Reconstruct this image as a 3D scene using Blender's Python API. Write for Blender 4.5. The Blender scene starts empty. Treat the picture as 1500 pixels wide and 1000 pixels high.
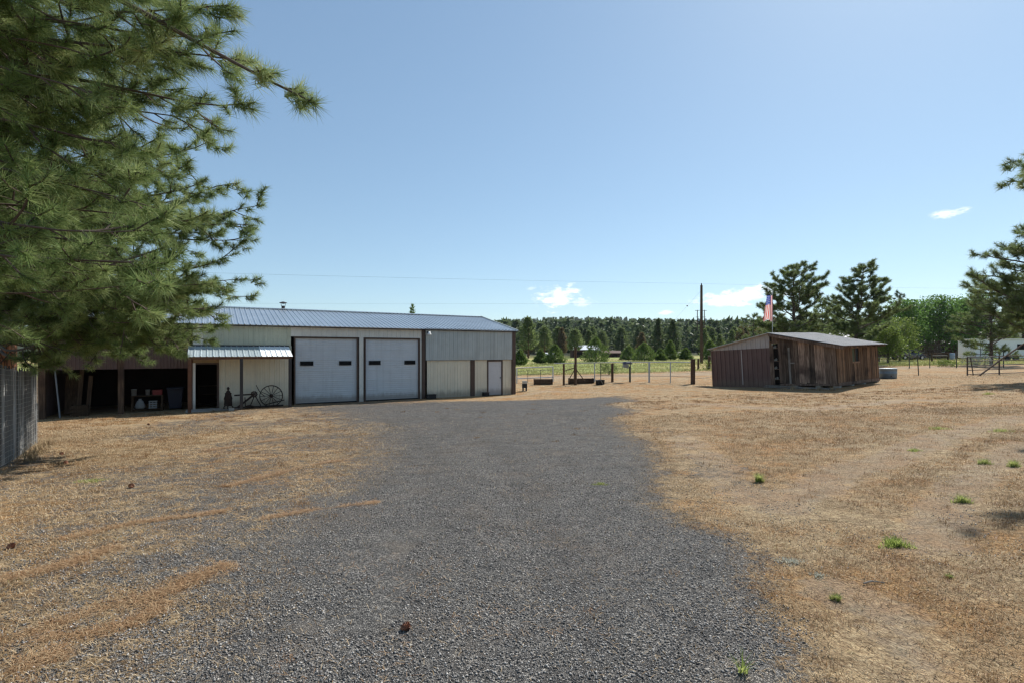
import bpy, math, random
import numpy as np
from mathutils import Vector, Matrix, Quaternion

random.seed(7)
RNG = np.random.default_rng(7)
R = math.radians
S = bpy.context.scene
COL = S.collection
EYE = 1.6            # lens height above the ground under it
FPX, CX, HY = 750.0, 750.0, 515.0   # used only to measure the place from the photograph
SUN_AZ, SUN_EL = R(41), R(45)

# ------------------------------------------------------------------ terrain
TP = np.array([
    (0,0,0),(-4,3,-.02),(4,3,.02),(0,-12,.05),(-12,-8,0),(12,-8,.1),(8,5,.10),(-8,6,-.18),(0,10,-.22),(-9,10,-.36),
    (-14,13,-.6),(10,12,.02),(0,18,-.52),(-5,20,-.72),(6,20,-.38),(0.5,25,-.76),(.19,30.2,-.9),(-5,27.3,-.9),(-10,24.3,-.9),(-14,22,-.91),
    (-19,18.6,-1.0),(-8,36,-.9),(-20,32,-.95),(-26,20,-1.0),(17.2,27,-.3),(13,33,-.6),(10,27.5,-.54),(21.5,30,-.14),(17,35,-.4),(14,22,-.30),(15.7,25.1,-.40),(12,24,-.36),(22,23,.08),
    (11.6,33,-.47),(7,36,-.52),(4.3,35,-.66),(.8,33,-.76),(.8,37,-.68),(25,35,-.03),(31,35,0),(24,25,.08),(25,12,.25),(34,27,.15),
    (35,44,.22),(45,44,.3),(23,62,.2),(10,50,-.35),(0,52,-.5),(8,80,-.02),(30,80,.3),(50,70,.45),(18,130,.2),(0,120,.1),(70,120,.8),
    (-60,60,-.8),(-60,-40,0),(60,-40,.3),(80,20,.5),(0,200,.5),(150,200,1),(-200,200,0),(-200,-100,0),(250,-100,0),(0,-200,0)], float)
_A = np.sqrt(((TP[:,None,:2]-TP[None,:,:2])**2).sum(-1)+.5)
_M = np.zeros((len(TP)+1,)*2); _M[:-1,:-1] = _A + np.eye(len(TP))*-.02; _M[-1,:-1] = 1; _M[:-1,-1] = 1
_W = np.linalg.solve(_M, np.append(TP[:,2],0))
def sstep(a,b,x):
    t = np.clip((x-a)/(b-a),0,1); return t*t*(3-2*t)
def G(x,y):
    x = np.asarray(x,float); y = np.asarray(y,float); sh = x.shape
    xf = np.clip(x.ravel(),-230,280); yf = np.clip(y.ravel(),-190,230)
    z = np.full(xf.shape,_W[-1])
    for i in range(len(TP)): z += _W[i]*np.sqrt((xf-TP[i,0])**2+(yf-TP[i,1])**2+.5)
    d = np.sqrt(xf**2+yf**2)
    bump = .025*np.sin(xf*.9+1.3*np.sin(yf*.7))*np.sin(yf*.8+.5)+.012*np.sin(xf*2.3+yf*1.1)*np.sin(yf*2.1-xf)
    z += bump*np.clip(1-d/60,0,1)
    yo = y.ravel(); xo = x.ravel()
    z += 13*sstep(140,430,yo) + 34*sstep(350,1100,yo)*(1+.25*np.sin(xo*.004+.8)+.10*np.sin(xo*.013)) 
    return z.reshape(sh)
def g(x,y): return float(G(np.array([x]),np.array([y]))[0])
def at(px,py=None,Y=None,z=None):
    """world point for a measured pixel: on the ground when only px,py are known"""
    if Y is not None:
        return Vector(((px-CX)/FPX*Y, Y, (EYE+(HY-py)/FPX*Y) if py is not None else g((px-CX)/FPX*Y,Y)))
    Yv = np.geomspace(1.5,300,900); X=(px-CX)/FPX*Yv; Z=EYE+(HY-py)/FPX*Yv
    dlt = Z-G(X,Yv); i = int(np.argmax(dlt<0))
    if i==0: i=len(Yv)-1
    a=dlt[i-1]/(dlt[i-1]-dlt[i]+1e-9); y=Yv[i-1]+(Yv[i]-Yv[i-1])*a
    return Vector(((px-CX)/FPX*y,y,g((px-CX)/FPX*y,y)))
def foot(px,Y): x=(px-CX)/FPX*Y; return Vector((x,Y,g(x,Y)))

# ------------------------------------------------------------------ mesh helpers
class MB:
    def __init__(s): s.v=[]; s.f=[]
    def add(s,vs,fs):
        o=len(s.v); s.v+= [tuple(v) for v in vs]; s.f+=[tuple(i+o for i in f) for f in fs]; return s
    def box(s,c,d,M=None):
        c=Vector(c); hx,hy,hz=d[0]/2,d[1]/2,d[2]/2
        vs=[Vector((x,y,z)) for z in(-hz,hz) for y in(-hy,hy) for x in(-hx,hx)]
        if M is not None: vs=[M@v for v in vs]
        return s.add([c+v for v in vs],[(0,2,3,1),(4,5,7,6),(0,1,5,4),(2,6,7,3),(0,4,6,2),(1,3,7,5)])
    def box2(s,a,b): 
        return s.box([(a[i]+b[i])/2 for i in range(3)],[abs(b[i]-a[i]) for i in range(3)])
    def beam(s,a,b,w,h,up=(0,0,1)):
        a=Vector(a);b=Vector(b);d=(b-a).normalized();u=Vector(up)
        if abs(d.dot(u))>.98:u=Vector((1,0,0))
        r=d.cross(u).normalized();u=r.cross(d)
        vs=[p+r*(w/2*i)+u*(h/2*j) for p in(a,b) for i,j in((-1,-1),(1,-1),(1,1),(-1,1))]
        return s.add(vs,[(0,1,2,3),(7,6,5,4),(0,4,5,1),(1,5,6,2),(2,6,7,3),(3,7,4,0)])
    def tube(s,pts,rs,n=8,cap=True):
        pts=[Vector(p) for p in pts]
        if not hasattr(rs,'__len__'): rs=[rs]*len(pts)
        o=len(s.v); ref=None
        for i,p in enumerate(pts):
            d=(pts[min(i+1,len(pts)-1)]-pts[max(i-1,0)]).normalized()
            if ref is None: ref=d.orthogonal().normalized()
            ref=(ref-d*ref.dot(d)).normalized(); b=d.cross(ref)
            for k in range(n):
                a=2*math.pi*k/n; s.v.append(tuple(p+(ref*math.cos(a)+b*math.sin(a))*rs[i]))
        for i in range(len(pts)-1):
            for k in range(n):
                k2=(k+1)%n; s.f.append((o+i*n+k,o+i*n+k2,o+(i+1)*n+k2,o+(i+1)*n+k))
        if cap:
            s.f.append(tuple(o+k for k in reversed(range(n)))); e=o+(len(pts)-1)*n; s.f.append(tuple(e+k for k in range(n)))
        return s
    def lathe(s,prof,n=16,c=(0,0,0)):
        o=len(s.v)
        for r,z in prof:
            for k in range(n):
                a=2*math.pi*k/n; s.v.append((c[0]+r*math.cos(a),c[1]+r*math.sin(a),c[2]+z))
        for i in range(len(prof)-1):
            for k in range(n):
                k2=(k+1)%n; s.f.append((o+i*n+k,o+i*n+k2,o+(i+1)*n+k2,o+(i+1)*n+k))
        s.f.append(tuple(o+k for k in reversed(range(n)))); e=o+(len(prof)-1)*n; s.f.append(tuple(e+k for k in range(n)))
        return s
    def ring(s,c,r,w,ax,n=32,th=.03):
        """torus-like rim: c centre, r radius, w half width; ax = axis"""
        ax=Vector(ax).normalized();u=ax.orthogonal().normalized();v=ax.cross(u);c=Vector(c);o=len(s.v)
        for k in range(n):
            a=2*math.pi*k/n;d=u*math.cos(a)+v*math.sin(a)
            for rr,aa in((r,-w),(r,w),(r-th,w),(r-th,-w)): s.v.append(tuple(c+d*rr+ax*aa))
        for k in range(n):
            k2=(k+1)%n
            for j in range(4): s.f.append((o+k*4+j,o+k*4+(j+1)%4,o+k2*4+(j+1)%4,o+k2*4+j))
        return s
    def ribbed(s,p0,du,dv,nrm,L,H,sp=.23,dep=.02,rw=.05,H2=None):
        """metal sheet: ribs run along dv; p0 corner; du along length; H2 = height at the far end for a sloped top"""
        p0=Vector(p0);du=Vector(du);dv=Vector(dv);nrm=Vector(nrm); xs=[]
        n=max(1,int(round(L/sp))); sp=L/n
        for i in range(n):
            b=i*sp
            xs+=[(b,dep if i==0 and False else 0.0),(b+rw*.25,dep),(b+rw*.75,dep),(b+rw,0.0)]
            xs+=[(b+sp*.5,0.0),(b+sp*.52,dep*.25),(b+sp*.6,dep*.25),(b+sp*.62,0.0)]
        xs.append((L,0.0)); o=len(s.v)
        for x,d in xs:
            h=H if H2 is None else H+(H2-H)*x/L
            s.v.append(tuple(p0+du*x+nrm*d)); s.v.append(tuple(p0+du*x+nrm*d+dv*h))
        for i in range(len(xs)-1): s.f.append((o+2*i,o+2*i+2,o+2*i+3,o+2*i+1))
        return s
    def build(s,name,mat,parent=None,smooth=False,bevel=0,loc=None):
        me=bpy.data.meshes.new(name); me.from_pydata(s.v,[],s.f); me.update()
        if smooth: me.polygons.foreach_set('use_smooth',[True]*len(me.polygons))
        ob=bpy.data.objects.new(name,me); COL.objects.link(ob); me.materials.append(mat)
        if parent is not None: ob.parent=parent
        if loc is not None: ob.location=loc
        if bevel:
            b=ob.modifiers.new('bevel','BEVEL'); b.width=bevel; b.segments=2; b.limit_method='ANGLE'
        return ob
def np_mesh(name,V,F,mat,parent=None,attrs=None,smooth=False):
    V=np.asarray(V,np.float32);F=np.asarray(F,np.int32);k=F.shape[1]
    me=bpy.data.meshes.new(name); me.vertices.add(len(V)); me.vertices.foreach_set('co',V.ravel())
    me.loops.add(F.size); me.loops.foreach_set('vertex_index',F.ravel())
    me.polygons.add(len(F)); me.polygons.foreach_set('loop_start',np.arange(0,F.size,k,dtype=np.int32))
    if smooth: me.polygons.foreach_set('use_smooth',np.ones(len(F),bool))
    for nm,a in (attrs or {}).items():
        t=me.attributes.new(nm,'FLOAT','POINT'); t.data.foreach_set('value',np.asarray(a,np.float32).ravel())
    me.update(calc_edges=True); me.materials.append(mat)
    ob=bpy.data.objects.new(name,me); COL.objects.link(ob)
    if parent is not None: ob.parent=parent
    return ob
def tag(o,label=None,cat=None,group=None,kind=None):
    if label:o['label']=label
    if cat:o['category']=cat
    if group:o['group']=group
    if kind:o['kind']=kind
    return o
def thing(name,label,cat,loc=(0,0,0),rz=0,group=None):
    o=bpy.data.objects.new(name,None); COL.objects.link(o); o.location=loc; o.rotation_euler=(0,0,rz); o.empty_display_size=.2
    return tag(o,label,cat,group)
def copy_tree(o,parent=None):
    c=o.copy(); COL.objects.link(c)
    if parent is not None: c.parent=parent
    for ch in list(o.children): copy_tree(ch,c)
    return c

# ------------------------------------------------------------------ materials
class N:
    def __init__(s,name):
        s.m=bpy.data.materials.new(name); s.m.use_nodes=True; s.t=s.m.node_tree; s.t.nodes.clear()
        s.out=s.t.nodes.new('ShaderNodeOutputMaterial')
    def n(s,typ,ins=None,**kw):
        x=s.t.nodes.new('ShaderNode'+typ)
        for k,v in kw.items(): setattr(x,k,v)
        for k,v in (ins or {}).items(): s.set(x.inputs[k],v)
        return x
    def set(s,i,v):
        if isinstance(v,bpy.types.NodeSocket): s.t.links.new(v,i)
        elif isinstance(v,bpy.types.Node): s.t.links.new(v.outputs[0],i)
        else:
            if hasattr(i,'default_value') and hasattr(i.default_value,'__len__') and len(i.default_value)==4 and len(v)==3: v=(*v,1)
            i.default_value=v
    def math(s,op,a,b=0.0,c=0.0,clamp=False):
        x=s.n('Math',{0:a,1:b,2:c},operation=op); x.use_clamp=clamp; return x.outputs[0]
    def mix(s,f,a,b,mode='MIX'):
        x=s.t.nodes.new('ShaderNodeMix'); x.data_type='RGBA'; x.blend_type=mode
        s.set(x.inputs[0],f); s.set(x.inputs[6],a); s.set(x.inputs[7],b); return x.outputs[2]
    def ramp(s,f,stops,interp='LINEAR'):
        x=s.n('ValToRGB',{0:f}); e=x.color_ramp; e.interpolation=interp
        while len(e.elements)<len(stops): e.elements.new(.5)
        for q,(p,c) in zip(e.elements,stops): q.position=p; q.color=(*c,1) if len(c)==3 else c
        return x.outputs[0]
    def step(s,a,b,x): return s.n('MapRange',{0:x,1:a,2:b,3:0.0,4:1.0},interpolation_type='SMOOTHSTEP').outputs[0]
    def obj(s): return s.n('TexCoord').outputs['Object']
    def pos(s): return s.n('NewGeometry').outputs['Position']
    def scaled(s,v,sc): return s.n('VectorMath',{0:v,1:sc},operation='MULTIPLY').outputs[0]
    def noise(s,v,sc,det=3,rough=.55): return s.n('TexNoise',{'Vector':v,'Scale':sc,'Detail':det,'Roughness':rough}).outputs[0]
    def island(s): return s.n('NewGeometry').outputs['Random Per Island']
    def bump(s,h,st=.3,d=.01): return s.n('Bump',{'Height':h,'Strength':st,'Distance':d}).outputs[0]
    def pbsdf(s,col,rough=.7,metal=0.0,normal=None,spec=.3):
        x=s.n('BsdfPrincipled',{'Base Color':col,'Roughness':rough,'Metallic':metal,'Specular IOR Level':spec})
        if normal is not None: s.set(x.inputs['Normal'],normal)
        s.t.links.new(x.outputs[0],s.out.inputs[0]); return x
def weathered(name,c,var=.15,rough=.6,metal=0.0,sc=1.5,dirt=.0,stretch=(1,1,1),spec=.3,isl=0.0,dcol=(.12,.085,.06),splash=0.0,streak=0.0):
    """painted or galvanised surface: broad tonal drift, fine grime, optional piece-to-piece variation"""
    m=N(name); v=m.scaled(m.obj(),stretch)
    a=m.noise(v,sc,4); b=m.noise(v,sc*14,3,.6)
    f=m.math('ADD',m.math('MULTIPLY',a,.65),m.math('MULTIPLY',b,.35))
    lo=tuple(x*(1-var) for x in c); hi=tuple(min(1,x*(1+var)) for x in c)
    col=m.ramp(f,[(.3,lo),(.7,hi)])
    if isl:
        k=m.ramp(m.island(),[(0,(1-isl,)*3),(1,(1+isl*.6,)*3)]); col=m.mix(1.0,col,k,'MULTIPLY')
    if dirt:
        d=m.step(.52,.75,m.noise(v,sc*3,5,.7)); col=m.mix(m.math('MULTIPLY',d,dirt),col,dcol)
    if streak:
        k=m.step(.48,.72,m.noise(m.scaled(m.obj(),(7,7,.22)),1.0,4,.6)); col=m.mix(m.math('MULTIPLY',k,streak),col,tuple(x*.55 for x in c))
    if splash:
        zz=m.n('SeparateXYZ',{0:m.obj()}).outputs[2]; e=m.math('SUBTRACT',m.math('ADD',.12,m.math('MULTIPLY',m.noise(m.scaled(m.obj(),(3,3,1)),1.6,5,.7),.5)),zz)
        col=m.mix(m.math('MULTIPLY',m.step(-.12,.22,e),splash),col,(.20,.145,.10))
    m.pbsdf(col,m.ramp(b,[(.3,(rough*.85,)*3),(.7,(min(1,rough*1.15),)*3)]),metal,m.bump(b,.08,.004),spec); return m.m
def wood(name,c1,c2,c3,rough=.85,isl=.35):
    m=N(name); v=m.scaled(m.obj(),(9,9,.7)); gr=m.noise(v,2.2,6,.65); br=m.noise(m.obj(),.9,3)
    col=m.ramp(gr,[(.28,c3),(.5,c1),(.72,c2)])
    col=m.mix(m.step(.5,.75,br),col,c3)
    k=m.ramp(m.island(),[(0,(1-isl,)*3),(.75,(1,1,1)),(1,(1+isl,)*3)]); col=m.mix(1.0,col,k,'MULTIPLY')
    m.pbsdf(col,rough,0,m.bump(gr,.5,.006),.2); return m.m
def foliage(name,dark,mid,light,trans=.35,rough=.5,tip=None):
    m=N(name); at_=m.n('Attribute',attribute_name='tone').outputs['Fac']
    f=m.math('ADD',m.math('MULTIPLY',at_,.7),m.math('MULTIPLY',m.island(),.3))
    st=[(.0,dark),(.5,mid),(.93,light)]
    if tip: st.append((1.0,tip))
    col=m.ramp(f,st)
    p=m.n('BsdfPrincipled',{'Base Color':col,'Roughness':rough,'Specular IOR Level':.10})
    t=m.n('BsdfTranslucent',{'Color':m.mix(.5,col,light)})
    x=m.n('MixShader',{0:trans,1:p.outputs[0],2:t.outputs[0]}); m.t.links.new(x.outputs[0],m.out.inputs[0]); return m.m
def bark(name,c1,c2):
    m=N(name); v=m.scaled(m.obj(),(6,6,1.3)); a=m.n('TexVoronoi',{'Vector':v,'Scale':2.2},feature='DISTANCE_TO_EDGE').outputs[0]; b=m.noise(m.obj(),14,4)
    col=m.ramp(m.math('ADD',m.math('MULTIPLY',m.step(0,.25,a),.6),m.math('MULTIPLY',b,.4)),[(.2,c2),(.75,c1)])
    m.pbsdf(col,.9,0,m.bump(m.math('ADD',a,m.math('MULTIPLY',b,.3)),.7,.02),.15); return m.m
MT={}
MT['white_siding']=weathered('white_siding',(.68,.66,.60),.08,.5,dirt=.15,streak=.25,splash=.5)
MT['cream_siding']=weathered('cream_siding',(.68,.62,.49),.08,.5,dirt=.12,streak=.2,splash=.6)
MT['sage_siding']=weathered('sage_siding',(.46,.47,.365),.10,.5,dirt=.12,streak=.25)
MT['grey_siding']=weathered('grey_siding',(.42,.455,.45),.12,.5,.15,dirt=.08,streak=.45)
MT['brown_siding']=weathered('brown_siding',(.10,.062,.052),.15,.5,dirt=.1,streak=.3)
MT['roof_metal']=weathered('roof_metal',(.44,.49,.53),.12,.38,.75,sc=.8,isl=0)
MT['awning_metal']=weathered('awning_metal',(.50,.57,.59),.14,.4,.5,streak=.2)
MT['awning_bright']=weathered('awning_bright',(.86,.88,.88),.04,.45,.05)
MT['door_paint']=weathered('door_paint',(.57,.595,.62),.06,.5,dirt=.10,streak=.22,splash=.6)
MT['man_door']=weathered('man_door',(.54,.54,.555),.06,.5,dirt=.12,splash=.5)
MT['trim_brown']=weathered('trim_brown',(.085,.055,.042),.25,.6)
MT['rust_post']=weathered('rust_post',(.13,.06,.035),.3,.8,sc=4)
MT['plywood']=weathered('plywood',(.30,.20,.10),.15,.8,sc=3)
MT['steel_dark']=weathered('steel_dark',(.05,.045,.045),.3,.6,.3)
MT['iron']=weathered('iron',(.045,.030,.024),.4,.75,.4,sc=9)
MT['glass_dark']=weathered('glass_dark',(.010,.011,.012),.2,.5,spec=.06)
MT['lamp_white']=weathered('lamp_white',(.75,.75,.72),.05,.4)
MT['concrete']=weathered('concrete',(.36,.33,.29),.2,.9,sc=6)
MT['board_grey']=wood('board_grey',(.23,.20,.17),(.34,.30,.26),(.10,.085,.07))
MT['shed_wood']=wood('shed_wood',(.20,.130,.092),(.40,.285,.210),(.060,.037,.028),isl=.75)
MT['shed_wood_warm']=wood('shed_wood_warm',(.215,.125,.072),(.33,.21,.13),(.075,.045,.030),isl=.5)
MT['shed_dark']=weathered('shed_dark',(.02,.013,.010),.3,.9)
MT['shed_metal']=weathered('shed_metal',(.135,.078,.068),.14,.5,dirt=.15,streak=.4,splash=.4)
MT['shed_gable']=weathered('shed_gable',(.40,.355,.335),.10,.5,dirt=.15,streak=.2)
MT['shed_roof']=weathered('shed_roof',(.55,.51,.47),.15,.7,.0,dirt=.15)
MT['post_wood']=wood('post_wood',(.10,.06,.038),(.17,.11,.07),(.04,.025,.018))
MT['old_rail']=wood('old_rail',(.085,.054,.034),(.15,.10,.066),(.04,.024,.016))
MT['galv']=weathered('galv',(.42,.44,.46),.15,.45,.6,sc=4)
MT['dull_jar']=weathered('dull_jar',(.19,.19,.17),.25,.6)
MT['wire_mesh']=weathered('wire_mesh',(.30,.29,.27),.15,.6,.3)
MT['pole_grey']=weathered('pole_grey',(.17,.18,.19),.15,.6,.1)
MT['galv_tank']=weathered('galv_tank',(.17,.22,.27),.25,.5,.5,sc=3,dirt=.3)
MT['tpost']=weathered('tpost',(.07,.075,.06),.3,.7)
MT['gate_pipe']=weathered('gate_pipe',(.06,.042,.034),.3,.6,.2)
MT['pole_wood']=wood('pole_wood',(.10,.066,.045),(.16,.11,.075),(.05,.033,.025))
MT['wire']=weathered('wire',(.10,.11,.12),.1,.5,.3)
MT['slat']=wood('slat',(.17,.17,.165),(.34,.34,.33),(.035,.034,.033),isl=.85)  # weathered slats; contrast raised to put dappled tree shade into the colour
MT['bark_red']=bark('bark_red',(.24,.12,.07),(.05,.03,.022))
MT['branch_bark']=weathered('branch_bark',(.095,.072,.058),.35,.9,sc=6)
MT['bark_grey']=bark('bark_grey',(.16,.13,.11),(.05,.04,.035))
MT['needles_near']=foliage('needles_near',(.036,.070,.020),(.145,.225,.060),(.46,.52,.23),.26,.5,tip=(.34,.24,.12))
MT['needles_mid']=foliage('needles_mid',(.060,.092,.036),(.125,.172,.060),(.23,.28,.10),.40)
MT['needles_dry']=foliage('needles_dry',(.08,.07,.035),(.15,.12,.06),(.24,.18,.09),.3)
MT['needles_far']=foliage('needles_far',(.045,.072,.040),(.092,.128,.060),(.16,.20,.088),.34)
MT['juniper']=foliage('juniper',(.045,.080,.022),(.10,.160,.040),(.20,.27,.07),.36)
MT['leaves']=foliage('leaves',(.035,.080,.018),(.080,.165,.035),(.17,.28,.07),.42)
MT['leaves_yellow']=foliage('leaves_yellow',(.07,.11,.02),(.14,.20,.04),(.22,.28,.07),.40)
MT['dead_bush']=foliage('dead_bush',(.10,.065,.055),(.17,.12,.10),(.24,.17,.14),.2)
MT['grass_green']=foliage('grass_green',(.17,.24,.04),(.28,.38,.08),(.44,.48,.16),.5,tip=(.45,.37,.2))
MT['weed_green']=foliage('weed_green',(.18,.22,.06),(.29,.35,.09),(.46,.48,.19),.5,tip=(.55,.45,.26))
MT['straw']=foliage('straw',(.11,.066,.036),(.33,.235,.132),(.64,.52,.345),.15,.8)
MT['clump']=foliage('clump',(.10,.050,.024),(.28,.150,.066),(.40,.26,.12),.2,tip=(.24,.29,.085))
MT['litter']=foliage('litter',(.16,.085,.043),(.32,.195,.105),(.54,.40,.245),.2)
MT['cone']=weathered('cone',(.27,.12,.07),.35,.8,sc=40,isl=.4)
MT['house_brown']=weathered('house_brown',(.09,.05,.035),.2,.8)
MT['house_roof']=weathered('house_roof',(.72,.68,.68),.08,.6,dirt=.1)
MT['barn_red']=weathered('barn_red',(.055,.027,.022),.3,.8)
MT['far_roof']=weathered('far_roof',(.50,.53,.58),.1,.5,.2)
MT['trailer_white']=weathered('trailer_white',(.78,.80,.84),.05,.5)
MT['car_paint']=weathered('car_paint',(.020,.015,.022),.2,.25,spec=.6)
MT['car_roof_sunlit']=weathered('car_roof_sunlit',(.35,.22,.22),.2,.25,spec=.6)
MT['rubber']=weathered('rubber',(.015,.015,.016),.2,.8)
MT['plastic_white']=weathered('plastic_white',(.25,.245,.23),.08,.5)
MT['plastic_red']=weathered('plastic_red',(.17,.02,.018),.12,.5)
MT['plastic_blue']=weathered('plastic_blue',(.014,.017,.03),.15,.5)
MT['sack']=weathered('sack',(.20,.195,.185),.2,.8)
MT['crate_wood']=wood('crate_wood',(.06,.036,.02),(.09,.056,.03),(.028,.017,.01))
MT['black_plastic']=weathered('black_plastic',(.018,.018,.019),.2,.6)
MT['box_blue']=weathered('box_blue',(.045,.06,.13),.15,.5)

# ------------------------------------------------------------------ render, camera, light
cam=bpy.data.cameras.new('camera'); co=bpy.data.objects.new('camera',cam); COL.objects.link(co)
co.location=(0,0,EYE); co.rotation_euler=(R(90),0,0); cam.sensor_width=36; cam.lens=18; cam.shift_y=15/1500
cam.clip_start=.05; cam.clip_end=6000; S.camera=co
sun=bpy.data.lights.new('sun','SUN'); sun.energy=4.5; sun.angle=R(.53); sun.color=(1,.955,.89)
so=bpy.data.objects.new('sun',sun); COL.objects.link(so)
SD=Vector((math.sin(SUN_AZ)*math.cos(SUN_EL),math.cos(SUN_AZ)*math.cos(SUN_EL),math.sin(SUN_EL)))
so.rotation_euler=SD.to_track_quat('Z','Y').to_euler(); so.location=(40,40,60)
W=bpy.data.worlds.new('World'); S.world=W; W.use_nodes=True
wt=W.node_tree; wt.nodes.clear()
wn=N.__new__(N); wn.t=wt
sky=wn.n('TexSky'); sky.sky_type='NISHITA'; sky.sun_disc=False; sky.sun_elevation=SUN_EL; sky.sun_rotation=SUN_AZ
sky.altitude=600; sky.air_density=1.0; sky.dust_density=.5; sky.ozone_density=1.0
# a few small fair-weather clouds low over the hills (directions in the sky, ragged by noise)
dirv=wn.n('TexCoord').outputs['Generated']
nz=wn.n('TexNoise',{'Vector':wn.n('VectorMath',{0:dirv,1:(1,1,2.2)},operation='MULTIPLY').outputs[0],'Scale':42.0,'Detail':6,'Roughness':.62}).outputs[0]
tot=None
def cloud(px,py,hw,hh,tilt=0,amp=1.5,dens=1.0):
    global tot
    d=Vector(((px-CX)/FPX,1,(HY-py)/FPX)).normalized(); rt=Vector((d.y,-d.x,0)).normalized(); up=rt.cross(d)
    rt2=rt*math.cos(tilt)+up*math.sin(tilt); up2=up*math.cos(tilt)-rt*math.sin(tilt)
    u=wn.n('VectorMath',{0:dirv,1:tuple(rt2/(hw/FPX))},operation='DOT_PRODUCT').outputs['Value']
    v=wn.n('VectorMath',{0:dirv,1:tuple(up2/(hh/FPX))},operation='DOT_PRODUCT').outputs['Value']
    u0=(d.dot(rt2))/(hw/FPX); v0=d.dot(up2)/(hh/FPX)
    u=wn.math('SUBTRACT',u,u0); v=wn.math('SUBTRACT',v,v0)
    front=wn.math('GREATER_THAN',wn.n('VectorMath',{0:dirv,1:tuple(d)},operation='DOT_PRODUCT').outputs['Value'],.5)
    r=wn.math('SQRT',wn.math('ADD',wn.math('MULTIPLY',u,u),wn.math('MULTIPLY',v,v)))
    q=wn.math('ADD',wn.math('SUBTRACT',1.0,r),wn.math('MULTIPLY',wn.math('SUBTRACT',nz,.5),amp*2))
    q=wn.math('MULTIPLY',wn.math('MULTIPLY',wn.step(.0,.9,q),front),dens)
    tot=q if tot is None else wn.math('MAXIMUM',tot,q)
cloud(819,437,40,18,.03,1.7); cloud(850,444,22,7,0,1.4,.5); cloud(1062,439,48,11,.06); cloud(1100,431,46,12,.22); cloud(975,458,14,5,0,1.2,.9)
cloud(1388,312,17,5.5,0,1.8,.8); cloud(1150,428,26,6,.1,1.6,.7); cloud(778,423,9,2.5,.1,1.4,.3)
tint=wn.mix(1.0,wn.n('Gamma',{0:sky.outputs[0],1:.67}).outputs[0],(.79,.945,1.02,1),'MULTIPLY')
bg1=wn.n('Background',{'Color':tint,'Strength':.15})
bg2=wn.n('Background',{'Color':(.93,.96,1.0,1),'Strength':.86})
mx=wn.n('MixShader',{0:tot,1:bg1.outputs[0],2:bg2.outputs[0]})
wo=wn.n('OutputWorld'); wt.links.new(mx.outputs[0],wo.inputs[0])
S.render.engine='CYCLES'; S.view_settings.view_transform='Standard'; S.view_settings.look='None'; S.view_settings.gamma=1
S.view_settings.use_curve_mapping=False; S.view_settings.exposure=0.66
S.cycles.use_denoising=True; S.cycles.denoising_input_passes='RGB_ALBEDO_NORMAL'; S.cycles.denoising_prefilter='ACCURATE'; S.cycles.sample_clamp_indirect=4.0; S.cycles.pixel_filter_type='BLACKMAN_HARRIS'; S.cycles.filter_width=1.35; S.cycles.max_bounces=6; S.cycles.transparent_max_bounces=4

# ------------------------------------------------------------------ ground
def wpoly(pts): return np.array([at(x,y)[:2] for x,y in pts])
GRAVEL=wpoly([(425,597),(520,590),(620,588),(760,586),(850,583),(905,580),(930,586),(890,592),(930,600),(905,612),(915,630),(955,650),(965,700),(962,738),(1010,768),(1085,788),(1110,822),(1103,868),(1150,918),(1178,955),(1182,1002)])
GRAVEL=np.vstack([GRAVEL,[(2.6,1.0),(3.0,-4),(-2.6,-4),(-2.6,1.5)],wpoly([(60,1005),(190,915),(120,870),(190,800),(330,770),(420,725),(490,690),(525,650),(490,620),(462,604)])])
def vnoise(P,sc,seed=0):
    """cheap value noise 0..1"""
    q=P*sc; i=np.floor(q).astype(int); f=q-i; f=f*f*(3-2*f)
    def h(a,b): 
        n=np.sin(a*127.1+b*311.7+seed*74.7)*43758.5453; return n-np.floor(n)
    a,b=i[:,0],i[:,1]
    return (h(a,b)*(1-f[:,0])+h(a+1,b)*f[:,0])*(1-f[:,1])+(h(a,b+1)*(1-f[:,0])+h(a+1,b+1)*f[:,0])*f[:,1]
def sdist(P,poly):
    x,y=P[:,0],P[:,1]; n=len(poly); d=np.full(len(P),1e9); ins=np.zeros(len(P),bool)
    for i in range(n):
        a=poly[i]; b=poly[(i+1)%n]; e=b-a; w0=x-a[0]; w1=y-a[1]
        t=np.clip((w0*e[0]+w1*e[1])/(e@e+1e-9),0,1); d=np.minimum(d,(w0-t*e[0])**2+(w1-t*e[1])**2)
        c=((a[1]>y)!=(b[1]>y)); xi=a[0]+(y-a[1])*e[0]/(e[1]+1e-12); ins^=c&(x<xi)
    d=np.sqrt(d); return np.where(ins,d,-d)
def pline(P,pts,wid):
    """0..1 along a polyline"""
    d=np.full(len(P),1e9); x,y=P[:,0],P[:,1]
    for a,b in zip(pts[:-1],pts[1:]):
        e=b-a; w0=x-a[0]; w1=y-a[1]; t=np.clip((w0*e[0]+w1*e[1])/(e@e+1e-9),0,1)
        d=np.minimum(d,np.sqrt((w0-t*e[0])**2+(w1-t*e[1])**2)/wid)
    return np.clip(1.25-d,0,1)
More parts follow.
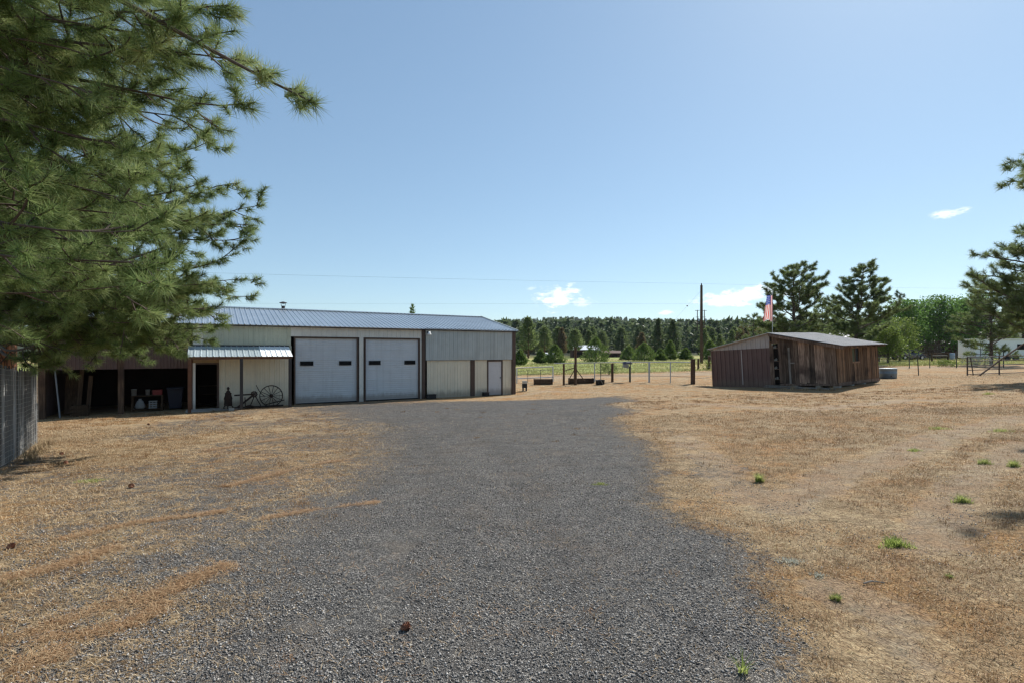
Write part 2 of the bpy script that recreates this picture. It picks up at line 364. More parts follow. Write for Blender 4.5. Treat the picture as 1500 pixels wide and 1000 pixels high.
def gravel_mask(P):
    d=sdist(P,GRAVEL); near=np.hypot(P[:,0],P[:,1])
    side=sstep(-1.0,1.5,P[:,0]-(-1.2-.12*P[:,1]))    # the left margin fades out over metres, the right one is crisp
    w=(2.2+.09*near)*(1-side)+(.22+.045*near)*side
    m=np.clip(.5+d/(2*w),0,1)
    thin=(1-side)*.50*sstep(-12,-7,P[:,0]+.15*P[:,1])*sstep(28,20,P[:,1])*(.45+.75*vnoise(P,.55,21))      # stones showing through the worn grass on the left
    right=side*.36*np.exp(-(np.minimum(d,0)/2.6)**2)*sstep(3.0,5.5,P[:,1])*(.3+.9*vnoise(P,.7,22))
    return np.maximum(m,np.maximum(thin,right))
LIT=[(wpoly([(-20,950),(80,915),(160,888),(240,868),(290,845),(335,825)]),.085),(wpoly([(60,935),(150,925),(215,905),(240,880)]),.06),
     (wpoly([(380,760),(450,748),(555,735)]),.05),(wpoly([(330,712),(420,690),(510,672)]),.06),(wpoly([(20,980),(100,955)]),.09),
     (wpoly([(300,660),(430,640)]),.07),(wpoly([(90,790),(200,765),(330,748)]),.06),(wpoly([(0,850),(90,830),(170,800)]),.08)]
def litter_mask(P):
    m=np.zeros(len(P))
    for pts,w in LIT: m=np.maximum(m,pline(P,pts,w))
    return m
TRACK=[(wpoly([(1500,610),(1380,640),(1270,680),(1190,715),(1140,745),(1060,700),(1000,640)]),.7),(wpoly([(1330,1000),(1290,900),(1230,870)]),.45),
       (wpoly([(1500,590),(1330,585),(1180,600),(1000,590)]),.8),(wpoly([(900,575),(800,572),(640,590)]),.7),(wpoly([(1350,800),(1420,700),(1500,650)]),.5)]
def soil_mask(P):
    m=np.zeros(len(P))
    for pts,w in TRACK: m=np.maximum(m,pline(P,pts,w)*.75)
    y=P[:,1]; x=P[:,0]
    lane=np.exp(-((y-(43+.06*x))/2.6)**2)*sstep(-6,3,x); m=np.maximum(m,lane*.95)     # the ranch lane behind the fence
    apron=sstep(.0,-.5,((x-.19)*-.504+(y-30.43)*.863)*0+1)*0
    return np.maximum(m,apron)
RUT=[(wpoly([(600,1010),(625,860),(660,740),(640,660),(560,612)]),.34),(wpoly([(880,1010),(835,860),(790,740),(745,660),(640,606)]),.34),(wpoly([(330,1010),(430,850),(520,740),(600,660),(700,620)]),.30)]
def rut_mask(P):
    m=np.zeros(len(P))
    for pts,w in RUT: m=np.maximum(m,pline(P,pts,w))
    return m
def field_mask(P):
    x,y=P[:,0],P[:,1]; return sstep(45.5,50,y-.06*x)
xs=np.unique(np.concatenate([np.arange(-21,36,.16),36+np.cumsum(np.geomspace(.2,160,60)),-21-np.cumsum(np.geomspace(.2,160,60))]))
ys=np.unique(np.concatenate([np.arange(-3,12,.09),np.arange(12,50,.17),50+np.cumsum(np.geomspace(.25,120,75)),-3-np.cumsum(np.geomspace(.3,120,35))]))
XX,YY=np.meshgrid(xs,ys); P2=np.stack([XX.ravel(),YY.ravel()],1)
ZZ=G(XX,YY).ravel()
nx,ny=len(xs),len(ys)
ii=(np.arange(ny-1)[:,None]*nx+np.arange(nx-1)[None]).ravel()
F4=np.stack([ii,ii+1,ii+nx+1,ii+nx],1)
near=(np.abs(P2[:,0])<80)&(P2[:,1]<90)&(P2[:,1]>-20)
def masked(fn):
    o=np.zeros(len(P2)); o[near]=fn(P2[near]); return o
def ground_material():
    m=N('ground'); p=m.pos()
    A=lambda k: m.n('Attribute',attribute_name=k).outputs['Fac']
    n05=m.noise(p,.35,4,.6); n1=m.noise(p,1.3,5,.62); n6=m.noise(p,7,5,.65); n40=m.noise(p,45,4,.7); n140=m.noise(p,150,2,.6)
    fib=m.noise(m.scaled(p,(95,30,60)),1.0,3,.75); n18=m.noise(p,19,4,.75)
    # gravel: crushed dark basalt
    vor=m.n('TexVoronoi',{'Vector':p,'Scale':92.0,'Randomness':1.0}); vd=m.n('TexVoronoi',{'Vector':p,'Scale':92.0},feature='DISTANCE_TO_EDGE').outputs[0]
    sep=m.n('SeparateColor',{0:vor.outputs['Color']}).outputs[0]
    gc=m.ramp(sep,[(0,(.066,.064,.062)),(.4,(.160,.154,.146)),(.8,(.26,.247,.228)),(1,(.42,.395,.355))])
    gc=m.mix(m.step(.50,.66,n1),gc,m.mix(.5,gc,(.235,.20,.165)))
    gc=m.mix(m.math('MULTIPLY',m.step(.55,.75,n05),.35),gc,(.10,.10,.103))
    rt_=m.math('MULTIPLY',m.step(.2,.9,m.math('ADD',A('rut'),m.math('MULTIPLY',m.math('SUBTRACT',n1,.5),.9))),.42); gc=m.mix(rt_,gc,m.mix(.5,gc,(.125,.115,.105)))
    # dry grass: straw, tan and rust
    gr=m.ramp(m.math('ADD',m.math('MULTIPLY',m.math('ADD',n40,n18),.30),m.math('MULTIPLY',fib,.40)),[(.30,(.055,.036,.024)),(.42,(.165,.113,.067)),(.53,(.34,.255,.152)),(.68,(.64,.53,.345))])
    gr=m.mix(m.step(.42,.66,n1),gr,m.mix(1.0,gr,(.97,.76,.56),'MULTIPLY'))
    gr=m.mix(m.math('MULTIPLY',m.step(.45,.68,n05),.6),gr,m.mix(1.0,gr,(.97,.76,.56),'MULTIPLY'))
    gr=m.mix(m.math('MULTIPLY',m.step(.55,.72,n6),.6),gr,m.mix(.6,gr,(.15,.14,.06)))
    n3=m.noise(m.scaled(p,(1,1.6,1)),3.1,6,.7); gr=m.mix(1.0,gr,m.ramp(n3,[(.30,(.58,.53,.47)),(.5,(1,1,1)),(.70,(1.38,1.36,1.30))]),'MULTIPLY')
    gc=m.mix(1.0,gc,m.ramp(n3,[(.32,(.72,.72,.73)),(.5,(1,1,1)),(.70,(1.22,1.20,1.16))]),'MULTIPLY')
    soil=m.ramp(m.math('ADD',m.math('MULTIPLY',n40,.6),m.math('MULTIPLY',n6,.4)),[(.3,(.18,.145,.11)),(.7,(.37,.31,.24))])
    sf=m.step(.42,.62,m.math('ADD',m.math('ADD',A('soil'),m.math('MULTIPLY',m.math('SUBTRACT',n6,.5),.7)),m.math('MULTIPLY',m.math('SUBTRACT',n1,.58),1.3)))
    gr=m.mix(m.math('MULTIPLY',sf,.42),gr,soil)
    fl=m.ramp(m.math('ADD',m.math('MULTIPLY',n1,.5),m.math('MULTIPLY',n6,.5)),[(.3,(.10,.135,.035)),(.5,(.21,.24,.07)),(.7,(.40,.36,.16))])
    big=m.noise(p,.06,3); fl=m.mix(m.step(.5,.62,big),fl,(.42,.32,.15))
    far=m.n('SeparateXYZ',{0:p}).outputs[1]
    fl=m.mix(m.step(125,170,far),fl,(.030,.036,.018))
    gr=m.mix(m.step(.35,.65,m.math('ADD',A('field'),m.math('MULTIPLY',m.math('SUBTRACT',n1,.5),.5))),gr,fl)
    gf=m.math('ADD',A('gravel'),m.math('ADD',m.math('MULTIPLY',m.math('SUBTRACT',n6,.5),1.2),m.math('ADD',m.math('MULTIPLY',m.math('SUBTRACT',n40,.5),1.1),m.math('MULTIPLY',m.math('SUBTRACT',n1,.5),.8))))
    gf=m.step(.34,.66,gf)
    lit=m.ramp(m.math('ADD',m.math('MULTIPLY',n140,.5),m.math('MULTIPLY',fib,.5)),[(.3,(.13,.080,.045)),(.5,(.29,.185,.105)),(.7,(.52,.38,.235))])
    lf=m.step(.35,.7,m.math('ADD',A('litter'),m.math('ADD',m.math('MULTIPLY',m.math('SUBTRACT',n1,.5),1.0),m.math('ADD',m.math('MULTIPLY',m.math('SUBTRACT',n6,.5),1.3),m.math('MULTIPLY',m.math('SUBTRACT',n40,.5),.8)))))
    col=m.mix(gf,gr,gc); col=m.mix(m.math('MULTIPLY',lf,.34),col,lit)
    h=m.mix(gf,m.math('MULTIPLY',m.math('ADD',m.math('ADD',n40,fib),m.math('MULTIPLY',n18,1.6)),.6),m.step(0,.25,vd))
    m.pbsdf(col,.95,0,m.bump(h,1.0,.03),.12); return m.m
ground=np_mesh('ground',np.stack([P2[:,0],P2[:,1],ZZ],1),F4,ground_material(),smooth=True,
    attrs={'gravel':masked(gravel_mask),'rut':masked(rut_mask),'litter':masked(litter_mask),'soil':masked(soil_mask),'field':np.where(near,field_mask(P2),(P2[:,1]>45).astype(float))})
tag(ground,kind='structure')

def scatter(n,ymin,ymax,power=1.0,wide=1.06):
    """points on the ground in the wedge before the lens, area-even times r^-power"""
    if ymin==2.0: ymin=.5      # thins out towards the feet of the photographer instead of ending in a line
    y=ymin+(ymax-ymin)*RNG.random(n)**power; y=y[(ymin>1)|(RNG.random(n)<sstep(.4,2.2,y))] if ymin<1 else y
    x=(RNG.random(len(y))*2-1)*(y*wide+.8); return np.stack([x,y],1)
# loose stones on the drive
def stones():
    P=scatter(420000,2.0,9.5,1.5); P=P[RNG.random(len(P))<1-sstep(4.5,9.8,P[:,1])]; gm=gravel_mask(P)+(vnoise(P,5)-.5)*.5-(litter_mask(P)>.7)*.5
    P=P[(gm>RNG.random(len(P))*.75+.1)&(vnoise(P,.9,12)+.5*vnoise(P,2.7,13)<1.05)]; n=len(P)
    base=np.array([(1,0,0),(-.5,.87,.1),(-.6,-.8,-.1),(.1,.1,.75),(.2,-.1,-.6)],float)
    s=(.0028+.0068*RNG.random(n)**2.2)[:,None,None]
    V=base[None]*(.7+.6*RNG.random((n,5,3)))*s
    a=RNG.random(n)*6.28; c,sn=np.cos(a),np.sin(a); V=np.stack([V[...,0]*c[:,None]-V[...,1]*sn[:,None],V[...,0]*sn[:,None]+V[...,1]*c[:,None],V[...,2]],-1)
    z=G(P[:,0],P[:,1])+s[:,0,0]*.35
    V+=np.stack([P[:,0],P[:,1],z],1)[:,None]
    f=np.array([(0,1,3),(1,2,3),(2,0,3),(1,0,4),(2,1,4),(0,2,4)]); F=(f[None]+np.arange(n)[:,None,None]*5).reshape(-1,3)
    m=N('stone'); col=m.ramp(m.island(),[(0,(.060,.058,.056)),(.45,(.175,.168,.160)),(.8,(.29,.276,.257)),(1,(.48,.45,.41))]); m.pbsdf(col,.85,0,None,.25)
    o=np_mesh('gravel_stones',V.reshape(-1,3),F,m.m); tag(o,'loose crushed grey gravel stones on the drive','gravel',kind='stuff')
stones()
def blades(name,P,ln,wd,lift,mat,label,cat,tone=None,stuff=True):
    n=len(P); a=RNG.random(n)*6.28; e=lift*RNG.random(n)**1.3+.04
    d=np.stack([np.cos(a)*np.cos(e),np.sin(a)*np.cos(e),np.sin(e)],1); L=(ln*(.5+RNG.random(n)))[:,None] if np.ndim(ln)==0 else (ln*(.5+RNG.random(n)))[:,None]
    side=np.stack([-np.sin(a),np.cos(a),np.zeros(n)],1)*(wd if np.ndim(wd)==0 else wd[:,None])
    b=np.stack([P[:,0],P[:,1],G(P[:,0],P[:,1])+.002],1)
    mid=b+d*L*.55+np.array([0,0,1])*L*.06; tip=b+d*L-np.array([0,0,1])*L*.10
    V=np.stack([b-side*.5,b+side*.5,mid-side*.5,mid+side*.5,tip],1).reshape(-1,3)
    o=np.arange(n)[:,None]*5
    F=np.concatenate([o+np.array([0,1,3]),o+np.array([0,3,2]),o+np.array([2,3,4])]); 
    t=RNG.random(n) if tone is None else tone
    ob=np_mesh(name,V,F,mat,attrs={'tone':np.repeat(t,5)}); 
    if stuff: tag(ob,label,cat,kind='stuff')
    return ob
def free(P):   # not inside the barn or the shed
    q=(P-np.array([.19,30.43])); u=q@np.array([.863,.504]); v=q@np.array([-.504,.863]); ok=~((v>-.05)&(u<.2)&(u>-22))
    q=(P-np.array([17.2,27])); u=q@np.array([.82,.573]); v=q@np.array([-.573,.82]); return ok&~((u>-.1)&(u<5.4)&(v>-.1)&(v<7.5))
P=scatter(620000,2.0,15,1.35); gm=gravel_mask(P); sm=soil_mask(P); dn=.35+1.0*vnoise(P,1.1,3)*vnoise(P,4.5,5)*1.8
keep=(RNG.random(len(P))<dn*np.clip(1.05-1.2*gm,.04,1)*(1-.7*(sm>.45)))&free(P); P=P[keep]
r=np.hypot(P[:,0],P[:,1]); tn=np.clip(.10+.42*vnoise(P,.8,9)+.15*vnoise(P,6,2)+.75*(RNG.random(len(P))-.40),0,1)
blades('dry_grass',P,.032+.0018*r,.0015+.00032*r,.75,MT['straw'],'dry straw coloured grass lying over the yard','dry grass',tn)
# matted clumps of rust brown and olive grass
C=scatter(15000,2.0,24,1.3); gm=gravel_mask(C); cl=vnoise(C,.5,31)*.6+vnoise(C,1.6,32)*.5
C=C[(RNG.random(len(C))<np.clip((cl-.36)*3.2,.04,1)*np.clip(1-1.5*gm,.02,1)*(1-.8*(soil_mask(C)>.45)))&free(C)]; k=34
cr=(.03+.05*RNG.random(len(C))**2)*(1+.04*C[:,1]); ci=np.repeat(np.arange(len(C)),k); P=C[ci]+RNG.normal(size=(len(ci),2))*cr[ci][:,None]
hue=np.clip(RNG.random(len(C))*.8+.1*RNG.normal(size=len(C))+.55*(vnoise(C,.42,41)>.66)*(vnoise(C,1.9,42)>.45),0,1)
blades('matted_grass',P,.030+.0012*P[:,1],.0013+.0003*P[:,1],1.35,MT['clump'],'low matted clumps of brown grass in the yard','dry grass',np.clip(hue[ci]+.12*RNG.normal(size=len(ci)),0,1))
P=scatter(150000,12,36,1.0); gm=gravel_mask(P); sm=soil_mask(P)
keep=(RNG.random(len(P))<np.clip(1-1.3*gm,.03,1)*(.3+.7*vnoise(P,.6,4))*(1-.7*(sm>.45)))&free(P); P=P[keep]; r=np.hypot(P[:,0],P[:,1])
blades('far_dry_grass',P,.03+.0012*r,.0015+.0003*r,.9,MT['straw'],'short dry grass in the far part of the yard','dry grass',np.clip(.05+.5*vnoise(P,.35,2)+.3*RNG.random(len(P)),0,1))
Q=[]
for pts,w in LIT:
    for a,b in zip(pts[:-1],pts[1:]):
        L=np.hypot(*(b-a)); c=int(min(16000,L*w*42000)); f=RNG.random(c)[:,None]; nrm=np.array([-(b-a)[1],(b-a)[0]])/(L+1e-9); Q.append(a+(b-a)*f+nrm*(RNG.normal(size=c)*w*(.5+.7*RNG.random(c)**2))[:,None])
P=np.concatenate(Q); P=P[RNG.random(len(P))<np.clip(1.7*vnoise(P,3.5,14)*(.4+vnoise(P,11,15))-.05,.02,1)]
E=scatter(60000,2.0,9,1.3); E=E[RNG.random(len(E))<.25*(vnoise(E,1.3,16)>.55)*(gravel_mask(E)>.3)*(E[:,0]<.6)]; P=np.concatenate([P,E]); r=np.hypot(P[:,0],P[:,1])
blades('needle_litter',P,.050+.002*r,.0014+.0003*r,.35,MT['litter'],'brown fallen pine needles drifted in streaks on the gravel','pine needles')
# green tufts, each one plant
def tuft_plant(name,label,cat,loc,rad,hgt,n,mat,group=None,wd=.005):
    a=RNG.random(n)*6.28; rr=rad*np.sqrt(RNG.random(n)); rr*=(.6+.4*np.sin(a*3+loc[0]*9)); px=rr*np.cos(a)*1.25; py=rr*np.sin(a)*.8
    th=RNG.random(n)*6.28; le=.35+.5*RNG.random(n); H=hgt*(.35+.75*RNG.random(n))*(1-.6*(rr/rad)**2)
    d=np.stack([np.cos(th)*le*.7,np.sin(th)*le*.7,np.ones(n)],1); side=np.stack([-np.sin(th),np.cos(th),0*th],1)*wd
    b=np.stack([px,py,-.01+0*px],1); mid=b+d*H[:,None]*.6; tip=b+np.stack([d[:,0]*1.7,d[:,1]*1.7,d[:,2]],1)*H[:,None]
    V=np.stack([b-side*.5,b+side*.5,mid-side*.4,mid+side*.4,tip],1).reshape(-1,3); o=np.arange(n)[:,None]*5
    F=np.concatenate([o+np.array([0,1,3]),o+np.array([0,3,2]),o+np.array([2,3,4])])
    ob=np_mesh(name,V,F,mat,attrs={'tone':np.repeat(RNG.random(n),5)}); ob.location=loc; return tag(ob,label,cat,group)
tuft_plant('grass_tuft','bright green grass clump on the bare right foreground','grass clump',at(1311,799),.14,.09,420,MT['grass_green'])
tuft_plant('grass_tuft','tall thin green weed at the bottom edge of the gravel','weed',at(1087,985),.022,.11,34,MT['grass_green'])
GT='green grass tufts in the dry yard'
for px,py,rad,h,lab in [(1374,628,.24,.08,'green grass tuft nearest the wheel track on the right'),(1467,632,.26,.09,'green grass tuft beside the small shadow at the right edge'),
    (1485,683,.08,.12,'yellowish upright tuft at the right edge of the yard'),(1441,679,.10,.1,'small pale tuft left of the yellowish edge tuft'),
    (1448,577,.25,.12,'green tuft in front of the tree shadow at right'),(1410,735,.10,.10,'green tuft in the nearest patch of shade at right'),
    (1112,705,.05,.14,'spindly green weed in the middle of the dry grass'),(880,709,.12,.04,'flat yellow green weed on the far gravel'),
    (135,705,.22,.06,'low green weed on the left side of the yard'),(1225,878,.035,.05,'small green weed beside pale grey mat in the right foreground'),
    (1390,845,.03,.035,'tiny yellow weed low in the right foreground'),(1340,660,.12,.06,'faint green patch between the two wheel tracks')]:
    tuft_plant('grass_tuft',lab,'grass clump',at(px,py),rad,h,300,MT['weed_green'],GT,.005)
PALE=foliage('pale_mat',(.34,.35,.29),(.46,.46,.39),(.6,.6,.5),.5,.8)
tuft_plant('mat_plant','pale grey green mat plant beside the gravel edge','weed',at(1160,823),.13,.04,300,PALE,'pale mat plants',.006)
tuft_plant('mat_plant','smaller pale grey mat plant further from the gravel','weed',at(1200,843),.08,.035,200,PALE,'pale mat plants',.006)
st=MB(); st.tube([(0,0,.012),(.07,.02,.018),(.15,.01,.012)],[.006,.007,.004],6); o=st.build('stick',MT['board_grey'],loc=at(1265,856)); tag(o,'pale broken stick lying on bare soil','stick')

# ------------------------------------------------------------------ pine cones
def cone(label,px,py,r,rz):
    rt=thing('pine_cone',label,'pine cone',at(px,py)+Vector((0,0,r*.75)),rz,'fallen pine cones')
    c=MB(); c.lathe([(.05*r,-1.1*r),(.6*r,-.8*r),(.75*r,-.1*r),(.55*r,.6*r),(.1*r,1.1*r)],10)
    M=Matrix.Rotation(R(72),3,'Y')
    c.v=[tuple(M@Vector(v)) for v in c.v]; c.build('core',MT['cone'],rt)
    s=MB(); n=70
    for i in range(n):
        t=(i+.5)/n; ph=i*2.39996; zz=r*(1.15-2.2*t); rr=r*(.25+.85*math.sin(math.pi*min(1,t*1.05))**.7)
        d=Vector((math.cos(ph),math.sin(ph),.35+.5*(1-t))).normalized(); u=Vector((-math.sin(ph),math.cos(ph),0)); p=Vector((math.cos(ph)*rr*.45,math.sin(ph)*rr*.45,zz))
        q=p+d*rr*.62; w=.24*r; n_=d.cross(u)
        s.add([M@x for x in (p-u*w*.5,p+u*w*.5,q+u*w,q-u*w,q+d*w*.5+n_*w*.2,q-n_*w*.4)],[(0,1,2,3),(3,2,4),(0,3,5),(1,5,2),(0,5,1)])
    s.build('scales',MT['cone'],rt)
cone('brown pine cone alone on the near gravel','593' and 593,922,.024,.4); cone('dark pine cone on the litter at far left',15,803,.025,1.4)
cone('small pine cone in the grass near the fence',192,714,.030,2.0)
for px,py,l in((97,679,'pine cone just right of the wire fence base'),(90,666,'farther pine cone by the end of the wire fence'),(218,622,'pine cone on dry ground before the open bay')): cone(l,px,py,.030,px)

# ================================================================== the metal barn
ZB=-.9
BA=math.atan2(.504,.863)
B0=Vector((.19,30.43,ZB))
def bw(x,y,z=0): # barn frame -> world
    return Vector((B0.x+.863*x-.504*y, B0.y+.504*x+.863*y, ZB+z))
barn=thing('pole_barn','long low metal sided barn with two overhead doors and open bays','barn',B0,BA)
EV,RG,DD,BL=3.74,4.80,9.32,21.3
X_,Z_,NF=(1,0,0),(0,0,1),(0,-1,0)
def sheet(name,mat,rects,y=0.0,sp=.23,dep=.018,parent=None):
    m=MB()
    for x0,x1,z0,z1 in rects: m.ribbed((x0,y,z0),X_,Z_,NF,x1-x0,z1-z0,sp,dep)
    return m.build(name,mat,parent or barn)
sheet('upper_panel',MT['grey_siding'],[(-5.64,-.09,2.05,3.72)],-.09)
sheet('lower_panel',MT['cream_siding'],[(-5.54,-2.95,-.1,2.04),(-2.68,-1.89,-.1,2.04),(-.86,-.25,-.1,2.04)],0,.2)
sheet('header_panel',MT['white_siding'],[(-12.33,-5.84,3.22,3.73),(-9.15,-8.93,-.1,3.22),(-5.93,-5.84,-.1,3.22)],0)
sheet('gable_panel',MT['white_siding'],[(-16.27,-15.9,2.78,3.73)],-.01,.2)
sheet('wall_panel',MT['sage_siding'],[(-15.9,-12.33,2.78,3.73),(-12.41,-12.30,.0,2.78)],-.004,.2)
sheet('porch_wall',MT['cream_siding'],[(-15.28,-12.42,-.1,2.77)],0,.2)
m=MB(); m.box2((-16.27,-.02,2.02),(-15.28,.02,2.77)); m.build('plywood_panel',MT['plywood'],barn)
sheet('bay_header',MT['brown_siding'],[(-21.2,-16.4,1.80,3.62)],-.02,.12,.014)
m=MB(); m.box2((-5.66,-.085,2.035),(-.1,.02,2.06)); m.box2((-5.7,-.1,3.715),(-.05,-.02,3.76)); m.build('band_trim',MT['steel_dark'],barn)
m=MB(); m.box2((-.26,-.11,-.3),(-.03,.12,3.72)); m.build('corner_trim',MT['trim_brown'],barn)
for x0,x1,z1,mm in((-5.83,-5.65,3.73,'trim_brown'),(-2.94,-2.69,2.03,'trim_brown')):
    m=MB(); m.box2((x0,-.05,-.3),(x1,.12,z1)); m.build('wall_post',MT[mm],barn)
for x0,x1,y0 in((-16.45,-16.28,-.06),(-18.86,-18.67,-.05),(-21.32,-21.1,-.05)):
    m=MB(); m.box2((x0,y0,-.4),(x1,y0+.19,2.2 if x0>-19 else 3.0)); m.build('bay_post',MT['post_wood'] if x0<-17 else MT['rust_post'],barn)
# other walls
w=MB()
for xx,nrm in((0,(1,0,0)),(-BL,(-1,0,0))):
    if xx==0:
        w.ribbed((xx,0,-.3),(0,1,0),Z_,nrm,DD/2,EV+.3,.23,.018,H2=RG+.27); w.ribbed((xx,DD/2,-.3),(0,1,0),Z_,nrm,DD/2,RG+.27,.23,.018,H2=EV+.3)
w.build('end_wall',MT['grey_siding'],barn)
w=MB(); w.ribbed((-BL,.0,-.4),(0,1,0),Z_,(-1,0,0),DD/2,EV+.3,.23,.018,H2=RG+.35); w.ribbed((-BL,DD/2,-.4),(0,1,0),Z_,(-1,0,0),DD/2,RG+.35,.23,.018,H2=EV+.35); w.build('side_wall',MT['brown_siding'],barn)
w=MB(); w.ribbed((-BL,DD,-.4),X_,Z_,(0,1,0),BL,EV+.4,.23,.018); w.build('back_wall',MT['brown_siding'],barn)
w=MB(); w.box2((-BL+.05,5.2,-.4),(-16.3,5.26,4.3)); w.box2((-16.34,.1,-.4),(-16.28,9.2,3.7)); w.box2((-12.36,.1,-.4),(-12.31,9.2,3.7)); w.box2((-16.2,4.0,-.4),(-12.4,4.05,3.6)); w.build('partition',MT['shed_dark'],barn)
# roof
sl=math.atan2(RG-EV,DD/2); sd=Vector((0,math.cos(sl),math.sin(sl))); sn=Vector((0,-math.sin(sl),math.cos(sl)))
m=MB(); m.ribbed((-BL-.2,-.22,EV+.02-.22*math.tan(sl)),X_,sd,sn,BL+.28,(DD/2+.20)/math.cos(sl),.232,.032,.055)
sd2=Vector((0,-math.cos(sl),math.sin(sl))); sn2=Vector((0,math.sin(sl),math.cos(sl)))
m.ribbed((-BL-.2,DD+.22,EV+.02-.22*math.tan(sl)),X_,sd2,sn2,BL+.28,(DD/2+.20)/math.cos(sl),.232,.032,.055)
roof=m.build('roof',MT['roof_metal'],barn)
m=MB(); 
for s_,a in((-1,sl),(1,-sl)): m.add([(-BL-.22,DD/2,RG+.085),(.1,DD/2,RG+.085),(.1,DD/2+s_*.2,RG+.085-.2*math.tan(sl)),(-BL-.22,DD/2+s_*.2,RG+.085-.2*math.tan(sl))],[(0,1,2,3)])
m.build('ridge_cap',MT['roof_metal'],roof)
m=MB(); m.beam((.075,-.22,EV-.01),(.075,DD/2,RG+.05),.03,.10); m.beam((.075,DD+.22,EV-.01),(.075,DD/2,RG+.05),.03,.10); m.build('rake_trim',MT['grey_siding'],roof)
m=MB(); m.box2((-BL-.2,-.20,EV-.10),(.05,-.17,EV-.055)); m.build('eave_trim',MT['steel_dark'],roof)
ch=MB(); ch.lathe([(.09,-.3),(.09,.34),(.10,.35),(.10,.36)],14,(-12.1,DD/2+.5,RG-.1)); ch=ch.build('chimney',MT['steel_dark'],roof)
m=MB(); m.lathe([(.02,.47),(.20,.52),(.21,.54),(.04,.60)],14,(-12.1,DD/2+.5,RG-.1)); m.tube([(-12.19,DD/2+.5,RG+.22),(-12.22,DD/2+.5,RG+.43)],.012,5); m.tube([(-12.01,DD/2+.5,RG+.22),(-11.98,DD/2+.5,RG+.43)],.012,5); m.build('chimney_cap',MT['steel_dark'],ch)
# overhead doors
def overhead(x0,x1,top,label,wins):
    m=MB(); m.ribbed((x0,.06,.05),Z_,X_,NF,top-.05,x1-x0,.104,.014,.03)
    d=m.build('overhead_door',MT['door_paint'],barn); d['label']=label
    f=MB(); w=.065
    f.box2((x0-w,-.035,-.2),(x0,.07,top+w)); f.box2((x1,-.035,-.2),(x1+w,.07,top+w)); f.box2((x0,-.036,top),(x1,.069,top+w)); f.build('door_frame',MT['trim_brown'],d)
    q=MB(); q.box2((x0+.01,.0,-.1),(x1-.01,.09,.052)); q.build('bottom_seal',MT['rubber'],d)
    for xc in wins:
        fr=MB(); a,b,c,e=xc-.27,xc+.27,1.87,2.02
        fr.box2((a-.03,.015,c-.03),(a,.05,e+.03)); fr.box2((b,.015,c-.03),(b+.03,.05,e+.03)); fr.box2((a,.015,e),(b,.05,e+.03)); fr.box2((a,.015,c-.03),(b,.05,c))
        wd=fr.build('window',MT['black_plastic'],d); p=MB(); p.box2((a,.025,c),(b,.04,e)); p.build('pane',MT['glass_dark'],wd)
    for k in range(1,6):
        pass
    s=MB()
    for k in range(1,6): s.box2((x0,.040,.05+k*(top-.05)/6-.008),(x1,.048,.05+k*(top-.05)/6+.008))
    s.build('section_joint',MT['steel_dark'] if False else MT['door_paint'],d)
overhead(-12.13,-9.26,3.14,'left overhead door with narrow window slots',(-11.62,-9.82))
overhead(-8.82,-6.02,3.14,'right overhead door with narrow window slots',(-8.35,-6.48))
# walk door
m=MB(); m.box2((-1.80,.03,.02),(-.93,.07,1.95)); dr=m.build('door',MT['man_door'],barn); dr['label']='closed pale grey walk door'
m=MB(); m.box2((-1.89,-.02,-.1),(-1.80,.08,2.03)); m.box2((-.93,-.02,-.1),(-.865,.08,2.03)); m.box2((-1.80,-.021,1.95),(-.93,.079,2.03)); m.build('door_frame',MT['trim_brown'],dr)
m=MB(); m.lathe([(.012,0),(.012,.04),(.03,.045),(.032,.075),(.015,.085)],10); Mx=Matrix.Rotation(R(90),3,'X'); m.v=[tuple(Mx@Vector(v)+Vector((-1.02,.03,1.0))) for v in m.v]; m.build('door_knob',MT['steel_dark'],dr,True)
# open doorway under the awning
m=MB(); m.box2((-16.27,-.035,-.1),(-16.17,.08,2.02)); o=m.build('door_jamb',MT['white_siding'],barn)
m=MB(); m.box2((-15.36,-.035,-.1),(-15.28,.08,2.02)); m.box2((-16.17,-.034,1.95),(-15.36,.079,2.02)); m.build('door_jamb',MT['trim_brown'],barn)
m=MB(); m.box2((-16.5,-1.2,-.35),(-15.2,.05,.02)); m.build('door_sill',MT['concrete'],barn)
# awning
aw=MB(); p0=Vector((-16.43,-1.5,2.30)); p1=Vector((0,0,2.76)); dv=Vector((0,1.5,.46)); Lr=dv.length; dv.normalize(); nv=Vector((0,-dv.z,dv.y))
aw.ribbed(p0,X_,dv,nv,2.73,Lr,.225,.028,.05); awn=aw.build('awning',MT['awning_metal'],barn)
a2=MB(); a2.ribbed(p0+Vector((2.73,0,.002)),X_,dv,nv,1.27,Lr,.212,.028,.05); a2.build('awning_sheet',MT['awning_bright'],awn)['label']='newer brighter end sheets of the awning'
m=MB(); m.box2((-16.42,-1.47,2.19),(-12.45,-1.42,2.285)); 
for k in range(7): m.beam((-16.3+k*.63,-1.45,2.25),(-16.3+k*.63,-.02,2.68),.045,.09)
m.build('awning_frame',MT['rust_post'],awn)
m=MB(); m.box2((-16.44,-.06,2.74),(-12.42,-.03,2.80)); m.build('flashing',MT['steel_dark'],awn)
for x in(-16.34,-14.46,-12.54):
    m=MB(); m.box2((x-.06,-1.50,-.4),(x+.06,-1.38,2.2)); m.build('awning_post',MT['steel_dark'] if x>-16 else MT['rust_post'],awn)
m=MB(); m.box2((-14.40,-1.44,-.06),(-12.6,-1.40,.05)); m.build('base_rail',MT['old_rail'],awn)
